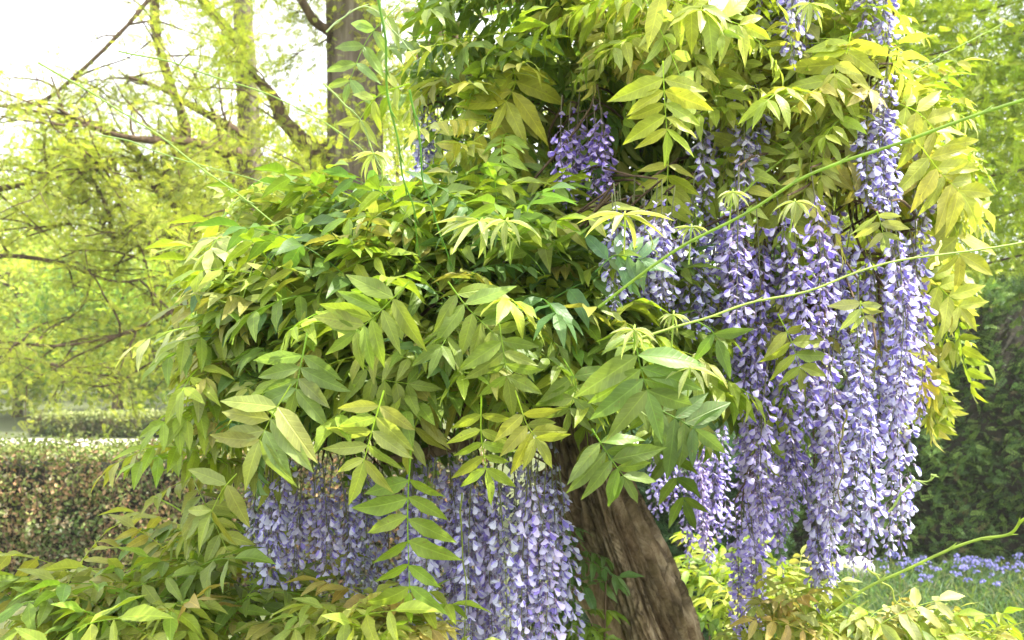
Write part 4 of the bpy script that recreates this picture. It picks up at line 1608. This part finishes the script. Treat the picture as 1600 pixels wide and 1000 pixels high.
# long whippy shoots
SH = [
    ([(588, -20), (612, 160), (636, 300), (660, 400)], 1.25, 1.35, 0.0022, (0.12, 0.24, 0.04)),
    ([(640, 140), (665, 280), (692, 380), (716, 450)], 1.28, 1.4, 0.0018, (0.12, 0.25, 0.05)),
    ([(935, 480), (1060, 390), (1180, 320), (1290, 265), (1420, 210), (1610, 148)], 1.30, 1.02, 0.0021, (0.24, 0.34, 0.07)),
    ([(1000, 528), (1120, 492), (1250, 455), (1400, 410), (1610, 376)], 1.16, 1.35, 0.0018, (0.28, 0.36, 0.08)),
    ([(1290, 965), (1380, 905), (1480, 862), (1560, 835), (1610, 815)], 1.3, 1.15, 0.0020, (0.28, 0.36, 0.08)),
    ([(1130, 335), (1270, 210), (1400, 130), (1575, 30)], 1.5, 1.75, 0.0022, (0.26, 0.36, 0.06)),
    ([(60, 98), (200, 185), (310, 260), (430, 350), (500, 410)], 1.6, 1.6, 0.0019, (0.25, 0.34, 0.12)),
    ([(185, 80), (330, 118), (460, 165), (560, 230), (640, 320)], 1.6, 1.6, 0.0016, (0.25, 0.34, 0.12)),
    ([(150, 210), (280, 250), (420, 290), (520, 350)], 1.7, 1.7, 0.0014, (0.25, 0.34, 0.14)),
    ([(510, 50), (560, 12), (600, 25), (645, 90)], 1.45, 1.5, 0.0016, (0.35, 0.42, 0.25)),
    ([(505, 130), (560, 190), (610, 290), (640, 350)], 1.5, 1.5, 0.0015, (0.28, 0.36, 0.15)),
    ([(1388, 800), (1410, 770), (1440, 748), (1464, 741)], 1.4, 1.35, 0.0018, (0.35, 0.42, 0.18)),
    ([(1455, 420), (1465, 398), (1474, 376)], 1.45, 1.4, 0.0030, (0.75, 0.75, 0.6)),  # leaf stalk whose bright glint is painted as a near-white colour
    ([(1355, 888), (1400, 930), (1440, 990)], 1.3, 1.3, 0.0016, (0.33, 0.38, 0.10)),
    ([(722, 770), (724, 850), (727, 940), (730, 1010)], 1.33, 1.33, 0.0016, (0.18, 0.22, 0.06)),
    ([(1322, 640), (1316, 700), (1310, 800)], 1.36, 1.36, 0.0018, (0.16, 0.15, 0.06)),
    ([(1008, 350), (1020, 385), (1030, 402)], 1.25, 1.25, 0.0012, (0.3, 0.36, 0.1)),
]
SHOOT = {}
for i, (pix, d, d1, r, c) in enumerate(SH):
    mb = MB()
    k = len(pix)
    pts = smooth_path([P(x, y, d + (d1 - d) * j / (k - 1)) for j, (x, y) in enumerate(pix)], 30)
    base = pts[0]
    pts = [p - base + np.array([noise.noise(Vector((j * .16, i * 3.3, 0))), 0, noise.noise(Vector((j * .16, i * 3.3, 9)))]) * 0.010 * min(1, j / 4) for j, p in enumerate(pts)]
    r_end = r * (0.9 if i in (2, 3, 4) else 0.45)
    tube(mb, pts, r, r_end, 6)
    rgx = random.Random(i + 70)
    if i not in (12, 14, 15, 16):
        for j in range(3, 29, 4):     # nodes with tiny buds
            p = pts[j]
            t = nrm(pts[j + 1 if j < 29 else j] - pts[j - 1])
            s = nrm(np.cross(t, (0, 1, 0))) * rgx.choice((-1, 1))
            tube(mb, [p - t * .002, p + s * r * 1.0 + t * .003, p + s * r * 2.4 + t * .011], lambda q: r * (1.1 - 1.0 * q), 0, 5)
    obj('shoot', mb.mesh('shoot', M_LEAF), W, Matrix.Translation(Vector(base - WL)), c)

# ---- racemes ------------------------------------------------------------------------------------------------
rg = random.Random(77)


def bottom(x):
    T = [(950, 430), (1010, 470), (1060, 500), (1100, 560), (1150, 640), (1185, 860), (1230, 830), (1250, 790), (1275, 905), (1330, 910), (1390, 890), (1420, 700), (1445, 560)]
    for (a, b), (c, d) in zip(T, T[1:]):
        if a <= x <= c:
            return b + (d - b) * (x - a) / (c - a)
    return T[0][1] if x < 950 else T[-1][1]


specs = []
# front left pair of curtains under the dome
for i in range(26):
    x = 632 + 248 * (i + rg.uniform(0, .8)) / 26
    specs.append((x, rg.uniform(660, 730), rg.uniform(990, 1090), rg.uniform(1.42, 1.68), 1))
for i in range(16):
    x = 640 + 235 * (i + rg.uniform(0, .9)) / 16
    specs.append((x, rg.uniform(640, 700), rg.uniform(940, 1020), rg.uniform(1.68, 1.85), 0))
for i in range(24):
    x = 398 + 205 * (i + rg.uniform(0, .9)) / 24
    specs.append((x, rg.uniform(680, 740), rg.uniform(860, 965), rg.uniform(1.52, 1.85), 0))
# the big curtain at right, in overlapping tiers
for i in range(27):
    x = 1150 + 285 * (i + rg.uniform(0, .9)) / 27
    b = bottom(x)
    L = rg.uniform(300, 430)
    y1 = b - rg.choice((rg.uniform(0, 50), rg.uniform(0, 170)))
    specs.append((x, y1 - L, y1, rg.uniform(1.45, 1.75), 1 if x > 1250 else 0))
for i in range(26):
    x = 1000 + 440 * (i + rg.uniform(0, .9)) / 26
    b = bottom(x)
    y0 = rg.uniform(255, 330) + (30 if x > 1300 else 0)
    specs.append((x, y0, min(b, y0 + rg.uniform(260, 380)), rg.uniform(1.42, 1.7), 0))
for i in range(11):
    x = 1050 + 390 * (i + rg.uniform(0, .9)) / 11
    b = bottom(x)
    y0 = rg.uniform(300, 400)
    specs.append((x, y0, min(b, y0 + rg.uniform(300, 400)), rg.uniform(1.75, 1.95), 0))
for i in range(11):
    specs.append((rg.uniform(955, 1060), rg.uniform(270, 320), rg.uniform(390, 460), rg.uniform(1.38, 1.55), 0))
for i in range(9):
    specs.append((rg.uniform(1165, 1245), rg.uniform(560, 600), rg.uniform(820, 930), rg.uniform(2.0, 2.2), 0))
for i in range(8):
    specs.append((rg.uniform(1072, 1140), rg.uniform(600, 680), rg.uniform(820, 890), rg.uniform(2.3, 2.5), 0))
for i in range(5):
    specs.append((rg.uniform(1135, 1180), rg.uniform(780, 800), rg.uniform(1000, 1060), rg.uniform(1.9, 2.1), 0))
for i in range(5):
    specs.append((rg.uniform(1255, 1300), rg.uniform(700, 740), rg.uniform(925, 965), rg.uniform(1.75, 1.9), 0))
for i in range(7):
    specs.append((rg.uniform(865, 945), rg.uniform(130, 180), rg.uniform(280, 320), rg.uniform(1.6, 1.7), 0))
for i in range(5):
    specs.append((rg.uniform(655, 715), rg.uniform(130, 180), rg.uniform(260, 300), rg.uniform(1.95, 2.1), 0))
for i in range(10):
    specs.append((rg.uniform(1095, 1190), rg.uniform(90, 160), rg.uniform(280, 340), rg.uniform(1.55, 1.8), 0))
for i in range(12):
    specs.append((rg.uniform(1175, 1400), rg.uniform(-150, -90), rg.uniform(50, 110), rg.uniform(1.52, 1.72), 0))
for i in range(7):
    specs.append((rg.uniform(1340, 1415), rg.uniform(60, 120), rg.uniform(300, 345), rg.uniform(1.50, 1.62), 0))
for i in range(3):
    specs.append((rg.uniform(1025, 1050), rg.uniform(650, 690), rg.uniform(780, 815), rg.uniform(2.3, 2.5), 0))
# crooked woody twigs carrying the blossom
tws = MB()
LP_ = [P(x, y, d) for x, y, d in ((1040, 250, 2.12), (1120, 250, 2.1), (1200, 235, 2.0), (1300, 225, 1.97), (1380, 235, 1.95), (1150, 50, 2.1), (800, 560, 1.9), (680, 560, 1.8),
                                  (560, 600, 1.75), (480, 630, 1.7), (860, 330, 2.1), (780, 200, 2.1), (1180, 400, 2.1), (1300, 450, 2.05), (1400, 400, 1.98))]
for (x, y0, y1, d, fr) in specs:
    e = P(x, y0, d)
    b_ = min(LP_, key=lambda q: np.linalg.norm(q - e) * rg.uniform(.8, 1.3))
    m_ = [b_ + (e - b_) * t + np.array([rg.gauss(0, .02), rg.gauss(0, .02), rg.uniform(0, .04)]) for t in (.3, .55, .8)]
    tube(tws, [q - WL for q in smooth_path([b_] + m_ + [e], 12)], 0.0042, 0.0018, 5)
obj('twigs', tws.mesh('twigs', M_TWIG), W)
# florets of the few racemes that show largest are sub-parts
split_ids = set()
nfl = 0
order = sorted([i for i, s in enumerate(specs) if s[4] == 1 and (670 < s[0] < 875 or 1270 < s[0] < 1400)], key=lambda i: specs[i][3])
for i in order:
    n_ = int((specs[i][2] - specs[i][1]) * specs[i][3] / FPX / 0.0060)
    if nfl + n_ <= 318:
        split_ids.add(i)
        nfl += n_
for i, (x, y0, y1, d, fr) in enumerate(specs):
    tn = (1, 1, 1)
    if x > 1000 and y1 > 600 and (x < 1275 or rg.random() < .25):
        tn = (0.87, 0.79, 0.96)
    elif 850 < x < 960 and y1 < 320:
        tn = (0.85, 0.7, 1.0)  # inner racemes: their shade is put into the colour as a purple tone
    elif rg.random() < 0.25:
        tn = (0.92, 0.88, 0.97)
    put_raceme(W, x, y0, y1, d, rg, split=i in split_ids, tone=tn)

# ================================================================ low wisteria growth around it
def low_plant(name, label, loc, blobs, seed, extra=()):
    root = thing(name, label, 'shrub', loc)
    L = []
    rg = random.Random(seed)
    for (px, py, d, rx, ry, rz, n, pal, kw) in blobs:
        leaf_blob(L, px, py, d, rx, ry, rz, n, pal, rg, **kw)
    st = MB()
    lw = np.array(loc, float)
    for k in range(9):
        ei, kk, M, c = L[rg.randrange(len(L))]
        e = M[:3, 3]
        st_b = lw + [rg.uniform(-.05, .05), rg.uniform(-.05, .05), 0]
        tube(st, [p - lw for p in smooth_path([st_b, (st_b + e) / 2 + [rg.uniform(-.08, .08), 0, 0.06], e], 10)], 0.007, 0.002, 5)
    obj('stems', st.mesh('stems', M_TWIG), root)
    build_leaves(root, L, 300)
    return root


p = P(330, 1000, 1.65)
dl = low_plant('wisteria_shrub', 'low sprawling wisteria growth with yellow green leaves below the left blossom', (p[0], p[1], 0),
               [(310, 1130, 1.55, 320, 185, 0.34, 125, [(LIME, 4), (OLIVE, 3), (YELLOW, 1.5), (BRONZE, 1.0), (GREEN, 1.5)], dict(up=0.6)),
                (170, 1060, 1.5, 140, 110, 0.22, 40, [(OLIVE, 3), (PALE, 1), (LIME, 3), (GREEN, 1)], dict(up=0.5)),
                (570, 1085, 1.35, 150, 70, 0.16, 34, [(LIME, 3), (OLIVE, 3), (BRONZE, 1.6), (YELLOW, 1)], dict(up=0.6, scale=.85)),
                (300, 955, 1.75, 80, 70, 0.2, 26, [(LIME, 3), (OLIVE, 2), (GREEN, 2)], dict(up=0.5))], 501)
p = P(1180, 1000, 2.6)
low_plant('wisteria_shrub', 'sunlit yellow green young wisteria behind the trunk and long blossom', (p[0], p[1], 0),
          [(1190, 1000, 2.6, 115, 95, 0.3, 52, [(LIME, 4), (YELLOW, 3), (GREEN, 1)], dict(up=0.6)),
           (1110, 940, 2.9, 70, 60, 0.2, 18, [(YELLOW, 3), (LIME, 3)], dict(up=0.5))], 502)
p = P(1450, 1060, 1.6)
low_plant('wisteria_shrub', 'pale yellow leafy growth along the lower right edge of the bed', (p[0], p[1], 0),
          [(1450, 1090, 1.6, 210, 62, 0.26, 60, [(GOLD, 3), (LIME, 2), (OLIVE, 2), (PALE, 2)], dict(up=0.7, scale=.8)),
           (1230, 1015, 1.7, 70, 55, 0.12, 16, [(BRONZE, 2), (OLIVE, 3), (LIME, 2)], dict(up=0.5, scale=.8))], 503)
p = P(905, 1000, 2.0)
low_plant('wisteria_shrub', 'dark green leaves in the shade left of the leaning trunk', (p[0], p[1] - 0.05, 0),
          [(895, 1000, 1.8, 40, 45, 0.08, 11, [(DEEP, 3), (BLUEG, 2), (GREEN, 3)], dict(up=0.2, scale=.9)),
           (880, 885, 1.82, 22, 30, 0.05, 5, [(DEEP, 2), (BLUEG, 3)], dict(up=0, scale=.8))], 504)
evergreen('evergreen_bush', 'bluish green bush in shade between the trunk and the hanging blossom', 'bush', 0.28, 1.35, 4.3, 0.8, 1.25, 5000,
          [((0.05, 0.11, 0.04), 4), ((0.09, 0.17, 0.05), 3)], 33, hfun=lambda x: 1.18 + 0.15 * math.sin(x * 5))

# ================================================================ added pale haze volume imitating lens glare over the far trees
hz = MB()
x0, x1, y0, y1, z0, z1 = -430, 430, -80, 730, -1.2, 16
V = [(x, y, z) for z in (z0, z1) for y in (y0, y1) for x in (x0, x1)]
hz.add(V, [(0, 2, 3, 1), (4, 5, 7, 6), (0, 1, 5, 4), (2, 6, 7, 3), (0, 4, 6, 2), (1, 3, 7, 5)])
mh = bpy.data.materials.new('veil')
mh.use_nodes = True
nh = mh.node_tree
nh.nodes.clear()
oh = nh.nodes.new('ShaderNodeOutputMaterial')
pv = nh.nodes.new('ShaderNodeVolumePrincipled')
pv.inputs['Color'].default_value = (0.97, 0.98, 0.95, 1)
pv.inputs['Density'].default_value = 0.0016
nh.links.new(pv.outputs[0], oh.inputs['Volume'])
o = obj('veil', hz.mesh('veil', mh, smooth=False))
tag(o, 'pale bright haze imitating lens glare over the far trees', 'veil', kind='stuff')
